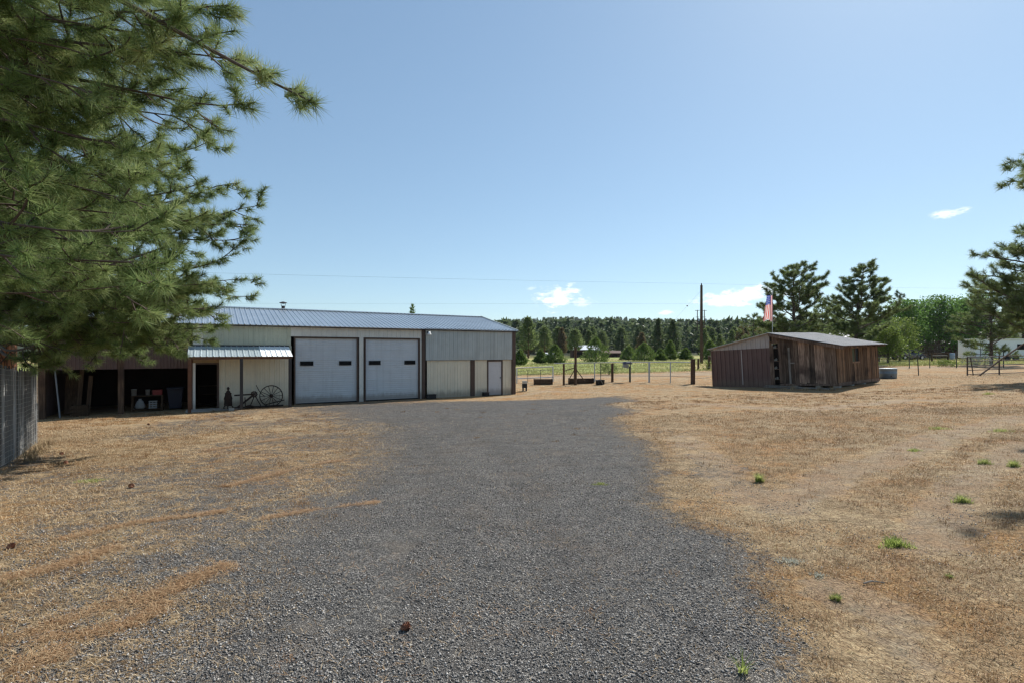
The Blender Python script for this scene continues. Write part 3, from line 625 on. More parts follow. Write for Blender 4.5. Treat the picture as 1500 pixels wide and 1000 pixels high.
# security lamp
m=MB(); m.lathe([(.02,.16),(.06,.14),(.075,.06),(.13,.0),(.125,-.02),(.02,-.05)],14); ly=thing('security_lamp','small white dome lamp on the barn wall under the eave','wall lamp',bw(-5.52,-.28,3.42),BA); m.build('lamp_shade',MT['lamp_white'],ly,True)
m=MB(); m.tube([(0,.17,.1),(0,.08,.16),(0,0,.15)],.018,6); m.box2((-.05,.165,.04),(.05,.19,.16)); m.build('bracket',MT['steel_dark'],ly)

# ------------------------------------------------------------------ things by the barn front
def bthing(name,label,cat,x,y,z=0,rz=0,group=None):
    p=bw(x,y); zz=max(g(p.x,p.y),ZB-.15) if z==0 else ZB+z
    return thing(name,label,cat,(p.x,p.y,zz),BA+rz,group)
# wagon wheel
wh=bthing('wagon_wheel','large dark spoked iron wagon wheel leaning on the barn wall','wagon wheel',-13.22,-.55)
Mt=Matrix.Rotation(R(-12),3,'X')
def tilt(mb): mb.v=[tuple(Mt@Vector(v)) for v in mb.v]; return mb
m=MB(); m.ring((0,0,.5),.49,.035,(0,1,0),40,.035); tilt(m).build('rim',MT['iron'],wh)
for k in range(14):
    a=2*math.pi*k/14; m=MB(); m.tube([(.06*math.cos(a),(-.05 if k%2 else .05),.5+.06*math.sin(a)),(.462*math.cos(a),0,.5+.462*math.sin(a))],.012,6); tilt(m).build('spoke',MT['iron'],wh)
m=MB(); m.lathe([(.03,-.14),(.055,-.13),(.075,-.06),(.075,.06),(.055,.13),(.03,.14)],14); Mx=Matrix.Rotation(R(90),3,'X'); m.v=[tuple(Mx@Vector(v)+Vector((0,0,.5))) for v in m.v]; tilt(m).build('hub',MT['iron'],wh)
# old implement
im=bthing('farm_implement','rusty antique farm implement beside the wagon wheel under the awning','implement',-14.0,-.75)
m=MB(); m.beam((-.72,0,.60),(.0,0,.62),.06,.06); m.build('tongue',MT['iron'],im)
m=MB(); m.beam((-.62,0,.04),(.12,0,.66),.055,.08); m.build('diagonal_beam',MT['iron'],im)
m=MB(); m.ring((.06,0,.62),.13,.03,(0,1,0),20,.05); m.lathe([(.05,-.06),(.07,0),(.05,.06)],10,(.06,0,.62))
for k in range(10):
    a=.628*k; m.box((.06+.14*math.cos(a),0,.62+.14*math.sin(a)),(.03,.05,.03),Matrix.Rotation(-a,3,'Y'))
m.build('gear',MT['iron'],im)
m=MB(); m.tube([(.14,.02,1.02),(.24,.02,.80),(.36,.02,.62),(.5,.02,.5)],.016,6); m.build('lever',MT['iron'],im)
m=MB(); m.tube([(.1,.05,.58),(.2,.05,.35),(.34,.05,.08)],.02,6); m.tube([(-.3,.05,.5),(-.28,.05,.08)],.018,6); m.tube([(.05,-.05,.5),(-.1,-.05,.1)],.02,6); m.build('strut',MT['iron'],im)
m=MB(); m.beam((-.75,0,.05),(1.25,0,.07),.07,.07); m.beam((.5,.1,.12),(1.3,.1,.30),.05,.04); m.build('base_frame',MT['iron'],im)
m=MB(); m.lathe([(.04,0),(.16,.03),(.18,.08),(.05,.13)],12,(-.12,0,.03)); m.build('foot_casting',MT['iron'],im)
# small stove
sv=bthing('cast_stove','small dark cast iron stove standing right of the open doorway','stove',-14.95,-.75)
m=MB(); m.lathe([(.13,.16),(.16,.20),(.15,.42),(.17,.46),(.13,.60),(.12,.66),(.14,.69),(.07,.76)],14); m.build('body',MT['iron'],sv,True)
m=MB(); m.lathe([(.09,.76),(.06,.80),(.03,.84),(.05,.88),(.06,.92),(.02,.98)],10); m.build('finial',MT['iron'],sv,True)
for k in range(3):
    a=k*2.1+.4; m=MB(); m.tube([(.12*math.cos(a),.12*math.sin(a),.18),(.2*math.cos(a),.2*math.sin(a),.1),(.19*math.cos(a),.19*math.sin(a),0)],[.03,.022,.03],6); m.build('leg',MT['iron'],sv)
m=MB(); m.box((0,-.155,.31),(.14,.03,.13)); m.tube([(.03,-.17,.33),(.03,-.2,.28)],.01,5); m.build('door',MT['iron'],sv)
b=bthing('plank','grey weathered plank on the ground under the awning','plank',-14.95,-1.25,0,.03); m=MB(); m.box((0,0,.03),(1.0,.22,.05)); m.build('board',MT['board_grey'],b)
b=bthing('concrete_block','pale square block on edge in front of the iron stove','block',-14.85,-1.62,0,.1); m=MB(); m.box((0,0,.06),(.2,.12,.11)); m.build('block',MT['concrete'],b,bevel=.01)
# dark boxes along the wall foot
b=bthing('metal_box','low dark metal box at the foot of the brown wall post','box',-5.42,-.3,0,0); m=MB(); m.box((0,0,.11),(.5,.26,.2)); m.build('body',MT['black_plastic'],b,bevel=.015); m=MB(); m.box((0,0,.225),(.52,.28,.03)); m.build('lid',MT['steel_dark'],b)
b=bthing('metal_box','small dark box left of the closed grey walk door','box',-2.1,-.25,0,0); m=MB(); m.box((0,0,.1),(.34,.24,.18)); m.build('body',MT['black_plastic'],b,bevel=.015); m=MB(); m.box((0,0,.205),(.36,.26,.03)); m.build('lid',MT['steel_dark'],b)
# contents of the open bays
tb=bthing('work_table','low wooden work table in the right open bay','table',-17.95,.8)
m=MB(); m.box((0,0,.67),(1.15,.55,.035)); m.build('table_top',MT['crate_wood'],tb)
for sx in(-.52,.52):
    for sy in(-.22,.22): m=MB(); m.box((sx,sy,.325),(.06,.06,.65)); m.build('leg',MT['crate_wood'],tb)
m=MB(); m.box((0,0,.12),(1.1,.5,.03)); m.build('lower_shelf',MT['crate_wood'],tb)
tz=g(*bw(-17.95,.8)[:2])-ZB
def pail(name,label,x,y,z,r,h,mat,cat):
    t=bthing(name,label,cat,x,y,z); m=MB(); m.lathe([(r*.85,0),(r,h),(r*1.05,h),(r*1.05,h*.95)],16); m.build('body',mat,t,True)
    m=MB(); m.lathe([(r*1.04,h+.002),(r*1.04,h+.015),(r*.2,h+.02)],16); m.build('lid',mat,t); return t
pail('paint_pail','white square-looking pail at the left end of the work table',-18.42,.72,tz+.69,.10,.26,MT['plastic_white'],'pail')
pail('paint_can','grey white can beside the red box on the work table',-17.95,.8,tz+.69,.085,.22,MT['plastic_white'],'can')
b=bthing('red_box','red box at the right end of the work table','box',-17.6,.8,tz+.69); m=MB(); m.box((0,0,.10),(.34,.22,.20)); m.build('body',MT['plastic_red'],b,bevel=.01); m=MB(); m.box((0,0,.212),(.35,.23,.02)); m.build('lid',MT['plastic_red'],b)
b=bthing('feed_sack','slumped pale sack under the work table','sack',-18.2,.62,tz+.137); m=MB(); m.lathe([(.14,0),(.18,.08),(.17,.2),(.11,.32),(.04,.38),(.07,.42)],12); m.v=[(v[0]*(1+.12*math.sin(v[2]*20+v[1]*9)),v[1]*.8,v[2]) for v in m.v]; m.build('sack',MT['sack'],b,True)
b=bthing('milk_crate','white slotted crate under the work table','crate',-17.75,.65,tz+.137)
m=MB()
for k in range(4): m.box((0,-.14,.02+k*.09),(.28,.015,.03)); m.box((0,.14,.02+k*.09),(.28,.015,.03)); m.box((-.14,0,.02+k*.09),(.015,.265,.03)); m.box((.14,0,.02+k*.09),(.015,.265,.03))
for k in range(3): m.box((-.12+k*.12,-.139,.155),(.025,.012,.29)); 
m.box((0,0,.006),(.27,.27,.01)); m.build('crate',MT['plastic_white'],b)
b=bthing('wheeled_bin','dark blue wheeled rubbish bin in the right open bay','bin',-16.95,.9)
m=MB(); v=[(-.22,-.2,.06),(.22,-.2,.06),(.22,.2,.06),(-.22,.2,.06),(-.3,-.28,.92),(.3,-.28,.92),(.3,.28,.92),(-.3,.28,.92)]; m.add(v,[(3,2,1,0),(0,1,5,4),(1,2,6,5),(2,3,7,6),(3,0,4,7),(4,5,6,7)]); m.build('body',MT['plastic_blue'],b,bevel=.02)
m=MB(); m.box((0,0,.955),(.66,.62,.06)); m.box((0,-.33,.94),(.6,.05,.04)); m.build('lid',MT['plastic_blue'],b,bevel=.02)
for s_ in(-.2,.2): m=MB(); m.ring((s_,.2,.1),.1,.03,(1,0,0),16,.09); m.build('wheel',MT['rubber'],b)
b=bthing('broom_handle','thin orange handle leaning between the table and the bin','pole',-17.4,.9,tz+.4); m=MB(); m.tube([(-.25,0,0),(.35,.15,-.06)],.015,6); m.build('handle',MT['crate_wood'],b)
b=bthing('leaning_pole','pale metal pole leaning by the left bay post','pole',-20.72,-.12); m=MB(); m.tube([(.06,0,.0),(-.12,.15,1.85)],.028,8); m.build('pole',MT['pole_grey'],b)
b=bthing('wooden_crate','wooden crate on the ground in the left open bay','crate',-20.1,.1)
m=MB()
for k in range(3): m.box((0,-.2,.08+k*.15),(.5,.02,.13)); m.box((0,.2,.08+k*.15),(.5,.02,.13)); m.box((-.26,0,.08+k*.15),(.02,.38,.13)); m.box((.26,0,.08+k*.15),(.02,.38,.13))
m.box((0,0,.02),(.5,.38,.02)); m.build('crate',MT['crate_wood'],b)
b=bthing('sheet_panel','grey board propped against the left wall of the open bay','board',-20.55,1.4); m=MB(); m.box((0,0,.85),(.5,.03,1.6),Matrix.Rotation(R(-8),3,'X')); m.build('panel',MT['old_rail'],b)
for k,(x,l) in enumerate([(-20.25,'upright lumber board behind the wooden crate'),(-19.95,'shorter upright lumber board behind the wooden crate')]):
    b=bthing('lumber_board',l,'board',x,1.0); m=MB(); m.box((0,0,.9-.1*k),(.14,.04,1.9-.3*k),Matrix.Rotation(R(4),3,'Y')); m.build('board',MT['old_rail'],b)
b=bthing('shelf_unit','pale shelf unit just inside the open barn doorway','shelf',-15.65,2.1)
for z in(.1,.55,.95): m=MB(); m.box((0,0,z),(.9,.4,.03)); m.build('shelf',MT['crate_wood'],b)
for sx in(-.44,.44): m=MB(); m.box((sx,0,.5),(.04,.4,1.0)); m.build('side_panel',MT['crate_wood'],b)

# ================================================================== the wooden shed
SO=Vector((17.2,27.0,-.20))
ex=Vector((.82,.573,.023)).normalized(); ey=Vector((-.573,.82,-.046)); ey=(ey-ex*ex.dot(ey)).normalized(); ez=ex.cross(ey)
shed=thing('wooden_shed','brown board and metal sided shed with a shallow gable roof','shed')
shed.matrix_world=Matrix(((ex.x,ey.x,ez.x,SO.x),(ex.y,ey.y,ez.y,SO.y),(ex.z,ey.z,ez.z,SO.z),(0,0,0,1)))
def sw(x,y,z=0): return SO+ex*x+ey*y+ez*z
SL,SWD,SE0,SE1,SRZ,SRY=5.2,7.36,2.16,2.25,2.98,3.4
def roofz(y): return SE0+(SRZ-SE0)*y/SRY if y<SRY else SRZ+(SE1-SRZ)*(y-SRY)/(SWD-SRY)
rs=random.Random(11)
# boards of the front wall (plane x=0), right wall (plane y=0)
m=MB(); mb2=MB()
y=.0
while y<3.02:
    w=rs.uniform(.20,.30)
    if y+w>3.06: w=3.06-y
    if w<.05: break
    t=rs.uniform(-.020,.020); h=roofz(y)-.06-rs.uniform(0,.05); b=rs.uniform(.06,.16)
    m.box((-.012-rs.uniform(0,.006),y+w/2,(h+b)/2),(.022,w-rs.uniform(.015,.045),h-b),Matrix.Rotation(t,3,'X'))
    if rs.random()<.75: mb2.box((-.036,y+w+.0,(h+b)/2+.02),(.02,rs.uniform(.05,.10),h-b-.05),Matrix.Rotation(t+rs.uniform(-.008,.008),3,'X'))
    y+=w
m.box((-.012,3.42,1.2),(.024,.16,2.3)); m.box((-.014,3.24,2.62),(.02,.3,.42))
fw=m.build('front_wall',MT['shed_wood'],shed); mb2.build('batten',MT['shed_wood'],fw)
# narrow open doorway with shelves behind it
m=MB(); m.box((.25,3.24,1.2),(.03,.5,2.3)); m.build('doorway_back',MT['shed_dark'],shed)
for z,w in((.35,.24),(.95,.26),(1.42,.22),(2.15,.26)):
    m=MB(); m.box((.08,3.24,z),(.14,.32,.03)); sh=m.build('shelf',MT['shed_wood'],shed); m=MB(); m.lathe([(.05,0),(.055,.10),(.035,.13),(.03,.15)],10,(.06,3.21+.05*math.sin(z*9),z+.017)); m.lathe([(.035,0),(.04,.07),(.02,.10)],10,(.07,3.32+.02*math.sin(z*7),z+.017)); m.build('jar_row',MT['dull_jar'],sh)
m=MB(); m.beam((-.045,2.42,.12),(-.045,2.44,2.15),.02,.11,(0,1,0)); m.box((-.05,2.30,1.28),(.02,.3,.07)); m.build('door_latch_board',MT['board_grey'],shed)
m=MB(); y=0; x=0
while x<SL-.02:
    w=rs.uniform(.20,.27); w=min(w,SL-x); h=2.08-rs.uniform(0,.03); b=.12
    segs=[(b,h)] if not(1.7<x+w/2<2.75) else [(b,1.2),(1.98,h)]
    for a_,b_ in segs:
        m.box((x+w/2,-.012-rs.uniform(0,.006),(a_+b_)/2),(w-.01,.022,b_-a_))
        m.box((x+w,-.034,(a_+b_)/2),(rs.uniform(.045,.06),.02,b_-a_-.02))
    x+=w
rw_=m.build('side_wall',MT['shed_wood_warm'],shed)
m=MB(); a,b,c,e=1.78,2.68,1.22,1.96
for q in(((a-.08,-.05,c-.08),(a,0,e+.08)),((b,-.05,c-.08),(b+.08,0,e+.08)),((a,-.05,e),(b,0,e+.08)),((a,-.06,c-.08),(b,0,c)),(((a+b)/2-.02,-.03,c),((a+b)/2+.02,.0,e))): m.box2(*q)
wf=m.build('window',MT['shed_wood_warm'],shed); m=MB(); m.box2((a,.0,c),((a+b)/2-.02,.012,e)); p=m.build('pane',weathered('dusty_pane',(.10,.11,.07),.3,.7,spec=.1),wf); p['label']='dusty greenish left pane'
m=MB(); m.box2(((a+b)/2+.02,.0,c),(b,.012,e)); m.build('pane',MT['glass_dark'],wf)
m=MB(); m.box2((-.06,-.07,.0),(SL+.02,-.035,.17)); m.box2((-.07,-.03,.02),(-.03,3.0,.12)); m.build('skirt_beam',MT['shed_wood'],shed)
for x in(.15,1.7,3.2,5.0): m=MB(); m.box((x,.1,-.15),(.25,.3,.32)); m.build('foundation_block',MT['concrete'],shed)
for yy in(1.0,2.2): m=MB(); m.box((.15,yy,-.15),(.3,.25,.32)); m.build('foundation_block',MT['concrete'],shed)
m=MB(); m.ribbed((-.02,SWD,-.15),(0,-1,0),Z_,(-1,0,0),SWD-3.5,2.33+.02,.30,.045,.07); m.build('metal_panel',MT['shed_metal'],shed)
m=MB(); m.box((-.045,5.3,1.1),(.012,.05,2.1)); m.build('panel_seam',MT['shed_gable'],shed)
m=MB(); m.ribbed((-.03,SWD+.02,2.2),(0,-1,0),Z_,(-1,0,0),SWD-3.5,.02,.30,.035,.06,H2=SRZ-2.2-.01); m.build('gable_panel',MT['shed_gable'],shed)
m=MB(); m.box((-.03,3.5,1.2),(.05,.1,2.75)); m.build('corner_board',MT['shed_wood'],shed); m=MB(); m.box((-.03,SWD+.01,1.0),(.05,.05,2.4)); m.build('corner_board',MT['shed_wood'],shed)
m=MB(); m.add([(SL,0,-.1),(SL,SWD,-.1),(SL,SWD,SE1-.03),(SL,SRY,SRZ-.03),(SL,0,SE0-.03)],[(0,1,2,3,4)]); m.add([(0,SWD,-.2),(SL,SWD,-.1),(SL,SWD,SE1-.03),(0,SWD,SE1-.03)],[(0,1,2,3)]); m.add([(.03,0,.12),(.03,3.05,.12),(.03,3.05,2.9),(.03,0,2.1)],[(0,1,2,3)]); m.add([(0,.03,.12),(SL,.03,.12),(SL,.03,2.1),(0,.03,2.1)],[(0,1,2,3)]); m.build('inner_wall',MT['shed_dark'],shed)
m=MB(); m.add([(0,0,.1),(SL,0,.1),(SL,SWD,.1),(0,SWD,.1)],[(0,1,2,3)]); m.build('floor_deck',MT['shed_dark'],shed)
def sroof(y0,z0,y1,z1):
    d=Vector((0,y1-y0,z1-z0)); L=d.length; d.normalize(); n=Vector((0,-d.z,d.y)); n=n if n.z>0 else -n
    m=MB(); m.ribbed((-.35,y0,z0),X_,d,n,SL+.65,L,.21,.025,.06); return m
s0=(SRZ-SE0)/SRY; s1=(SRZ-SE1)/(SWD-SRY)
r1=sroof(-.5,SE0+.06-.5*s0,SRY,SRZ+.06); rf=r1.build('roof',MT['shed_roof'],shed)
r2=sroof(SWD+.12,SE1+.06-.12*s1,SRY,SRZ+.06); r2.build('roof_slope',MT['shed_roof'],rf)
m=MB(); m.beam((-.34,-.5,SE0-.06-.5*s0),(-.34,SRY,SRZ-.06),.04,.15); m.build('rake_board',MT['shed_wood'],rf)
m=MB(); m.beam((-.05,SRY,SRZ+.02),(-.05,SWD+.1,SE1+.02),.03,.05); m.build('gable_trim',MT['shed_gable'],rf)
for k in range(9): m=MB(); m.beam((.1+k*.63,-.45,SE0-.03-.45*s0),(.1+k*.63,.3,SE0-.03+.3*s0),.05,.10); m.build('rafter_tail',MT['shed_wood'],rf)
p=sw(-.55,2.6); st=thing('plank_step','grey plank step lying before the shed front','step',(p.x,p.y,g(p.x,p.y)),math.atan2(ey.y,ey.x)); m=MB(); m.box((0,0,.12),(1.9,.3,.05)); m.box((0,.02,.04),(2.1,.26,.05)); m.build('tread',MT['board_grey'],st)
m=MB(); m.box((-.7,0,.06),(.1,.25,.12)); m.box((.7,0,.06),(.1,.25,.12)); m.build('support',MT['board_grey'],st)
p=sw(-.75,.7); b=thing('board','rough grey board on the ground at the shed corner','plank',(p.x,p.y,g(p.x,p.y)),math.atan2(ey.y,ey.x)+.15); m=MB(); m.box((0,0,.05),(1.7,.22,.06)); m.build('board',MT['board_grey'],b)
for k,(xx,yy,h) in enumerate([(-1.6,.2,.3),(-1.5,.9,.25),(-1.7,1.5,.34),(-1.4,-.3,.28),(-1.6,2.0,.2)]):
    p=sw(xx,yy); tuft_plant('dry_weed',['pale dry weed right of the shade before the shed','pale dry weed before the light boards of the shed','tallest pale dry weed in the shade before the shed','pale dry weed at the shed corner in sun','short dry weed in front of the plank step'][k],'weed',(p.x,p.y,g(p.x,p.y)),.2,h,90,MT['straw'],'dry weeds before the shed',.010)
# stock tank beside the shed
t=foot(1301,32.5); tk=thing('stock_tank','oval galvanised stock tank behind the shed corner','stock tank',t,.2)
m=MB(); m.lathe([(.5,0),(.52,.03),(.53,.28),(.545,.30),(.545,.33),(.53,.35),(.54,.58),(.56,.60),(.55,.62),(.50,.6),(.48,.1)],28); m.v=[(v[0],v[1]*.75,v[2]) for v in m.v]; m.build('tank',MT['galv_tank'],tk,True)
m=MB(); m.lathe([(.01,.0),(.03,.0),(.03,.05)],8,(-.2,-.40,.12)); m.build('drain_plug',MT['rust_post'],tk)

# ================================================================== fences
# left wire fence with slats
FA=Vector((-10.55,11.35)); FB=Vector((-7.95,7.85)); fd=(FB-FA).normalized(); FLEN=8.2
wf=thing('slat_fence','tall grey slat fence covered with wire mesh at the left edge','fence',(FA.x,FA.y,0))
slm=MB(); rs=random.Random(5); s_=.06
def fp(s,o=0): 
    q=FA+fd*s; n=Vector((-fd.y,fd.x)); q=q+n*o; return q
slats=[]
while s_<FLEN:
    q=fp(s_); z0=g(q.x,q.y)-.02; q=q-FA
    w=rs.uniform(.055,.08); h=1.60+rs.uniform(-.05,.07)
    M=Matrix.Rotation(math.atan2(fd.y,fd.x),3,'Z')@Matrix.Rotation(rs.uniform(-.02,.02),3,'Y')
    slm.box((q.x,q.y,z0+h/2+.05),(w,.012,h),M); s_+=w+rs.choice([.006,.01,.014,.03,.05])
slm.build('slat_panel',MT['slat'],wf)
m=MB()
for k in range(19):
    zz=.06+k*.086; pts=[]
    for i in range(15):
        q=fp(FLEN*i/14,.03); pts.append((q.x-FA.x,q.y-FA.y,g(q.x,q.y)+zz+.01*math.sin(i*3+k)))
    m.tube(pts,.0032,4,False)
for i in range(int(FLEN/.10)):
    q=fp(i*.10,.032); z0=g(q.x,q.y); m.tube([(q.x-FA.x,q.y-FA.y,z0+.05),(q.x-FA.x,q.y-FA.y,z0+1.62)],.002,4,False)
m.build('wire_mesh',MT['wire_mesh'],wf)
for i,s_ in enumerate((0,2.6,5.2,7.8)):
    q=fp(s_,-.02); z0=g(q.x,q.y); m=MB(); m.tube([(q.x-FA.x,q.y-FA.y,z0-.2),(q.x-FA.x,q.y-FA.y,z0+(1.62 if i else 1.68))],.032,10); m.build('post',MT['galv'],wf)
# dry weeds along its foot
for k,(s_,o,h,l) in enumerate([(.4,.25,.22,'dry brown weeds at the far end of the slat fence'),(1.6,.22,.3,'taller dry weeds in the middle of the slat fence foot'),(3.0,.25,.34,'dry weeds at the slat fence foot by the left edge')]):
    q=fp(s_,o); tuft_plant('dry_weed',l,'weed',(q.x,q.y,g(q.x,q.y)),.28,h,160,MT['straw'],'dry weeds along the slat fence',.006)
# wire fence far left behind the slat fence
# pipe rail fence between barn and shed
def fence_line(name,label,pts,posts,rails,wires,pmat,rmat,group=None):
    """pts: ground points; posts: list of (index t, height, radius, material)"""
    o=pts[0]; root=thing(name,label,'fence',o,0,group)
    def P(t):
        i=min(int(t),len(pts)-2); f=t-i; q=pts[i].lerp(pts[i+1],f); return Vector((q.x,q.y,g(q.x,q.y)))
    for t,h,r,mt in posts:
        q=P(t)-o; m=MB(); m.tube([q+Vector((0,0,-.3)),q+Vector((0,0,h))],r,8); m.build('post',mt,root)
    n=(len(pts)-1)*6
    for h,r in rails:
        m=MB(); m.tube([P(i/6)-o+Vector((0,0,h)) for i in range(n+1)],r,6); m.build('rail',rmat,root)
    for h,r in wires:
        m=MB(); m.tube([P(i/6)-o+Vector((0,0,h)) for i in range(n+1)],r,4,False); m.build('wire',MT['wire'],root)
    return root
A1=foot(1015,33); A2=foot(951,35); A3=foot(897,36); A4=foot(871,36.6); A5=foot(812,38)
fence_line('pipe_fence','grey pipe and wire fence between the barn and the shed',[A1,A2,A3,A4,A5],
    [(0,1.62,.15,MT['post_wood']),(.5,1.40,.035,MT['galv']),(1,1.42,.065,MT['galv']),(1.5,1.42,.03,MT['tpost']),(2,1.32,.09,MT['post_wood']),(2.65,1.3,.028,MT['tpost']),(3,1.38,.04,MT['galv']),(3.5,1.3,.028,MT['tpost'])],
    [(1.38,.03)],[(.95,.009),(.45,.014),(.7,.007),(1.15,.006)],None,MT['galv'])
A6=foot(757,37.5); A7=foot(810,38.2)
gt=thing('pipe_gate','pale pipe gate panel just right of the barn corner','gate',A7)
d=(A6-A7); 
for hh in(1.12,.35): m=MB(); m.tube([Vector((0,0,hh)),d+Vector((0,0,hh))],.035,8); m.build('rail',MT['galv'],gt)
for q in(Vector((0,0,0)),d): m=MB(); m.tube([q+Vector((0,0,-.2)),q+Vector((0,0,1.15))],.05,8); m.build('post',MT['galv'],gt)
for hh in(.62,.88): m=MB(); m.tube([Vector((0,0,hh)),d+Vector((0,0,hh))],.012,6); m.build('wire',MT['wire'],gt)
for f in(.35,.7): m=MB(); m.tube([d*f+Vector((0,0,0)),d*f+Vector((0,0,.95))],.02,6); m.build('stay',MT['tpost'],gt)
# lane side fences
fence_line('wire_fence','thin wire fence running behind the shed',[A1,foot(1060,37),foot(1200,41),foot(1300,42)],[(1,1.2,.03,MT['tpost']),(2,1.2,.03,MT['tpost'])],[],[(.4,.010),(.8,.007),(1.1,.007)],None,None)
pr=[foot(x,44) for x in(1280,1332,1362,1401,1443,1470,1540)]
fence_line('wire_fence','wire fence on thin steel posts beyond the lane at right',pr,[(0,1.25,.025,MT['tpost']),(1,1.30,.035,MT['tpost']),(2,1.0,.03,MT['tpost']),(3,1.40,.035,MT['tpost']),(4,.9,.025,MT['tpost']),(5,1.4,.04,MT['tpost'])],[],[(.3,.006),(.65,.006),(1.0,.006)],None,None)
lp=foot(1346,35); t=thing('steel_post','leaning lone steel fence post in dry grass right of shed','post',lp); m=MB(); m.tube([(0,0,-.2),(-.10,0,1.32)],.032,6); m.build('post',MT['tpost'],t); m=MB(); m.box((-.10,0,1.3),(.13,.02,.16)); m.build('flag_plate',MT['tpost'],t)
# wooden H brace in the field
h0=foot(1365,62); h=thing('brace_frame','small dark wooden crossbar frame standing in the green field','fence brace',h0)
for x in(0,1.95): m=MB(); m.tube([(x,0,-.3),(x,0,1.0)],.09,8); m.build('post',MT['post_wood'],h)
m=MB(); m.tube([(0,0,.72),(1.95,0,.74)],.05,8); m.build('crossbar',MT['board_grey'],h)
# far field fence in front of the house
fr=[foot(x,72) for x in(1285,1340,1400,1460,1540)]
fence_line('rail_fence','dark low rail fence before the brown house',fr,[(i*.5,1.0,.06,MT['post_wood']) for i in range(9)],[(.85,.05),(.45,.05)],[],None,MT['post_wood'])
# right gate
g0=foot(1417,35); g1=foot(1520,35.5); gd=g1-g0; gl=gd.length
gate=thing('pipe_gate','dark five bar pipe gate at the right edge','gate',g0)
for hh in(.08,.36,.66,.96,1.24): m=MB(); m.tube([Vector((0,0,hh)),gd+Vector((0,0,hh))],.027,8); m.build('rail',MT['gate_pipe'],gate)
for f in(0.0,.45,.98): m=MB(); m.tube([gd*f+Vector((0,0,-.05)),gd*f+Vector((0,0,1.26))],.042,8); m.build('upright',MT['gate_pipe'],gate)
m=MB(); m.tube([(.42,0,-.1),(.22,0,1.2),(.05,0,1.25)],.03,8); m.build('hinge_stile',MT['gate_pipe'],gate)
q0=foot(1434,34); lg=thing('leaning_log','long thin pole leaning across the five bar gate','pole',q0); m=MB(); m.tube([(0,0,0),(1.9,.5,1.05),(3.9,.9,2.15)],[.05,.055,.045],8); m.build('log',MT['old_rail'],lg)
# lone posts
for px,Y,hh,r,l in((1023,50,1.05,.10,'short dark wooden post left of the tall utility pole'),(1039,50,1.3,.13,'short dark wooden post between utility pole and shed')):
    q=foot(px,Y); o=thing('wooden_post',l,'post',q); m=MB(); m.tube([(0,0,-.3),(0,0,hh)],[r*1.05,r],9); m.build('post',MT['post_wood'],o); m=MB(); m.tube([(0,0,hh),(0,0,hh+.03)],[r*.95,r*.6],9); m.build('post_top',MT['board_grey'],o)
# brace posts by the barn
b0=foot(843,35); br=thing('corner_brace','tall timber post with slanting braces near the feed bunks','fence brace',b0)
m=MB(); m.tube([(0,0,-.3),(.01,0,2.55)],[.10,.08],9); m.build('tall_post',MT['post_wood'],br)
m=MB(); m.tube([(-.8,0,-.3),(-.8,0,1.45)],[.08,.07],9); m.build('short_post',MT['post_wood'],br)
m=MB(); m.tube([(.02,0,1.10),(.62,.05,.30)],.032,7); m.build('brace',MT['post_wood'],br)
m=MB(); m.tube([(-.02,0,1.15),(-.45,.05,.35)],.03,7); m.build('brace',MT['post_wood'],br)
m=MB(); m.tube([(-.8,0,.95),(0,0,1.20)],.03,7); m.build('crossbar',MT['post_wood'],br)
for x0,x1,Y,l in((782,809,36,'weathered wooden feed bunk left of the tall brace post'),(833,869,36,'weathered wooden feed bunk right of the tall brace post')):
    a=foot(x0,Y);b=foot(x1,Y); L=(b-a).length; t=thing('feed_bunk',l,'feed bunk',a,math.atan2(b.y-a.y,b.x-a.x),'feed bunks')
    for yy in(-.28,.28):
        m=MB()
        for k in range(2): m.box((L/2,yy,.13+k*.17),(L,.04,.16))
        m.build('side_board',MT['old_rail'],t)
    m=MB(); m.box((L/2,0,.06),(L-.04,.5,.04)); m.build('bottom',MT['shed_dark'],t)
    for xx in(.02,L-.02): m=MB(); m.box((xx,0,.2),(.05,.66,.42)); m.build('end_board',MT['old_rail'],t)
q=foot(768.5,31.8); t=thing('block_stool','small stacked block stool standing beside the barn corner','stool',q)
m=MB(); m.box((0,0,.54),(.30,.28,.18)); m.build('top_block',MT['concrete'],t,bevel=.01); m=MB(); m.box((0,0,.32),(.32,.3,.24)); m.build('dark_block',MT['black_plastic'],t,bevel=.01)
for sx in(-.1,.1): m=MB(); m.box((sx,0,.09),(.09,.26,.21)); m.build('leg',MT['steel_dark'],t)
q=foot(879,34.5); t=thing('black_tub','black tub with a pale strap left of the dark fence post','tub',q)
m=MB(); m.lathe([(.27,0),(.30,.05),(.31,.30),(.33,.33),(.30,.33),(.28,.1)],18); m.build('tub',MT['black_plastic'],t,True); m=MB(); m.beam((0,-.34,.30),(.15,-.34,.02),.05,.02); m.beam((0,-.34,.5),(0,-.31,.3),.05,.02); m.build('strap',MT['plastic_white'],t)
q=foot(919,35.8); t=thing('post_box','dark blue and white box fixed on a fence post','box',q); m=MB(); m.tube([(.15,0,-.2),(.15,0,1.1)],.04,8); m.build('post',MT['tpost'],t)
m=MB(); m.add([(-.32,-.2,1.25),(.32,-.2,1.25),(.36,.2,1.25),(-.30,.2,1.25),(-.32,-.2,1.42),(.2,-.2,1.45),(.2,.2,1.45),(-.3,.2,1.42)],[(3,2,1,0),(0,1,5,4),(1,2,6,5),(2,3,7,6),(3,0,4,7),(4,5,6,7)]); m.build('hood',MT['box_blue'],t)
m=MB(); m.box((-.12,-.02,1.12),(.36,.3,.24),Matrix.Rotation(.2,3,'Y')); m.build('body',MT['plastic_white'],t)

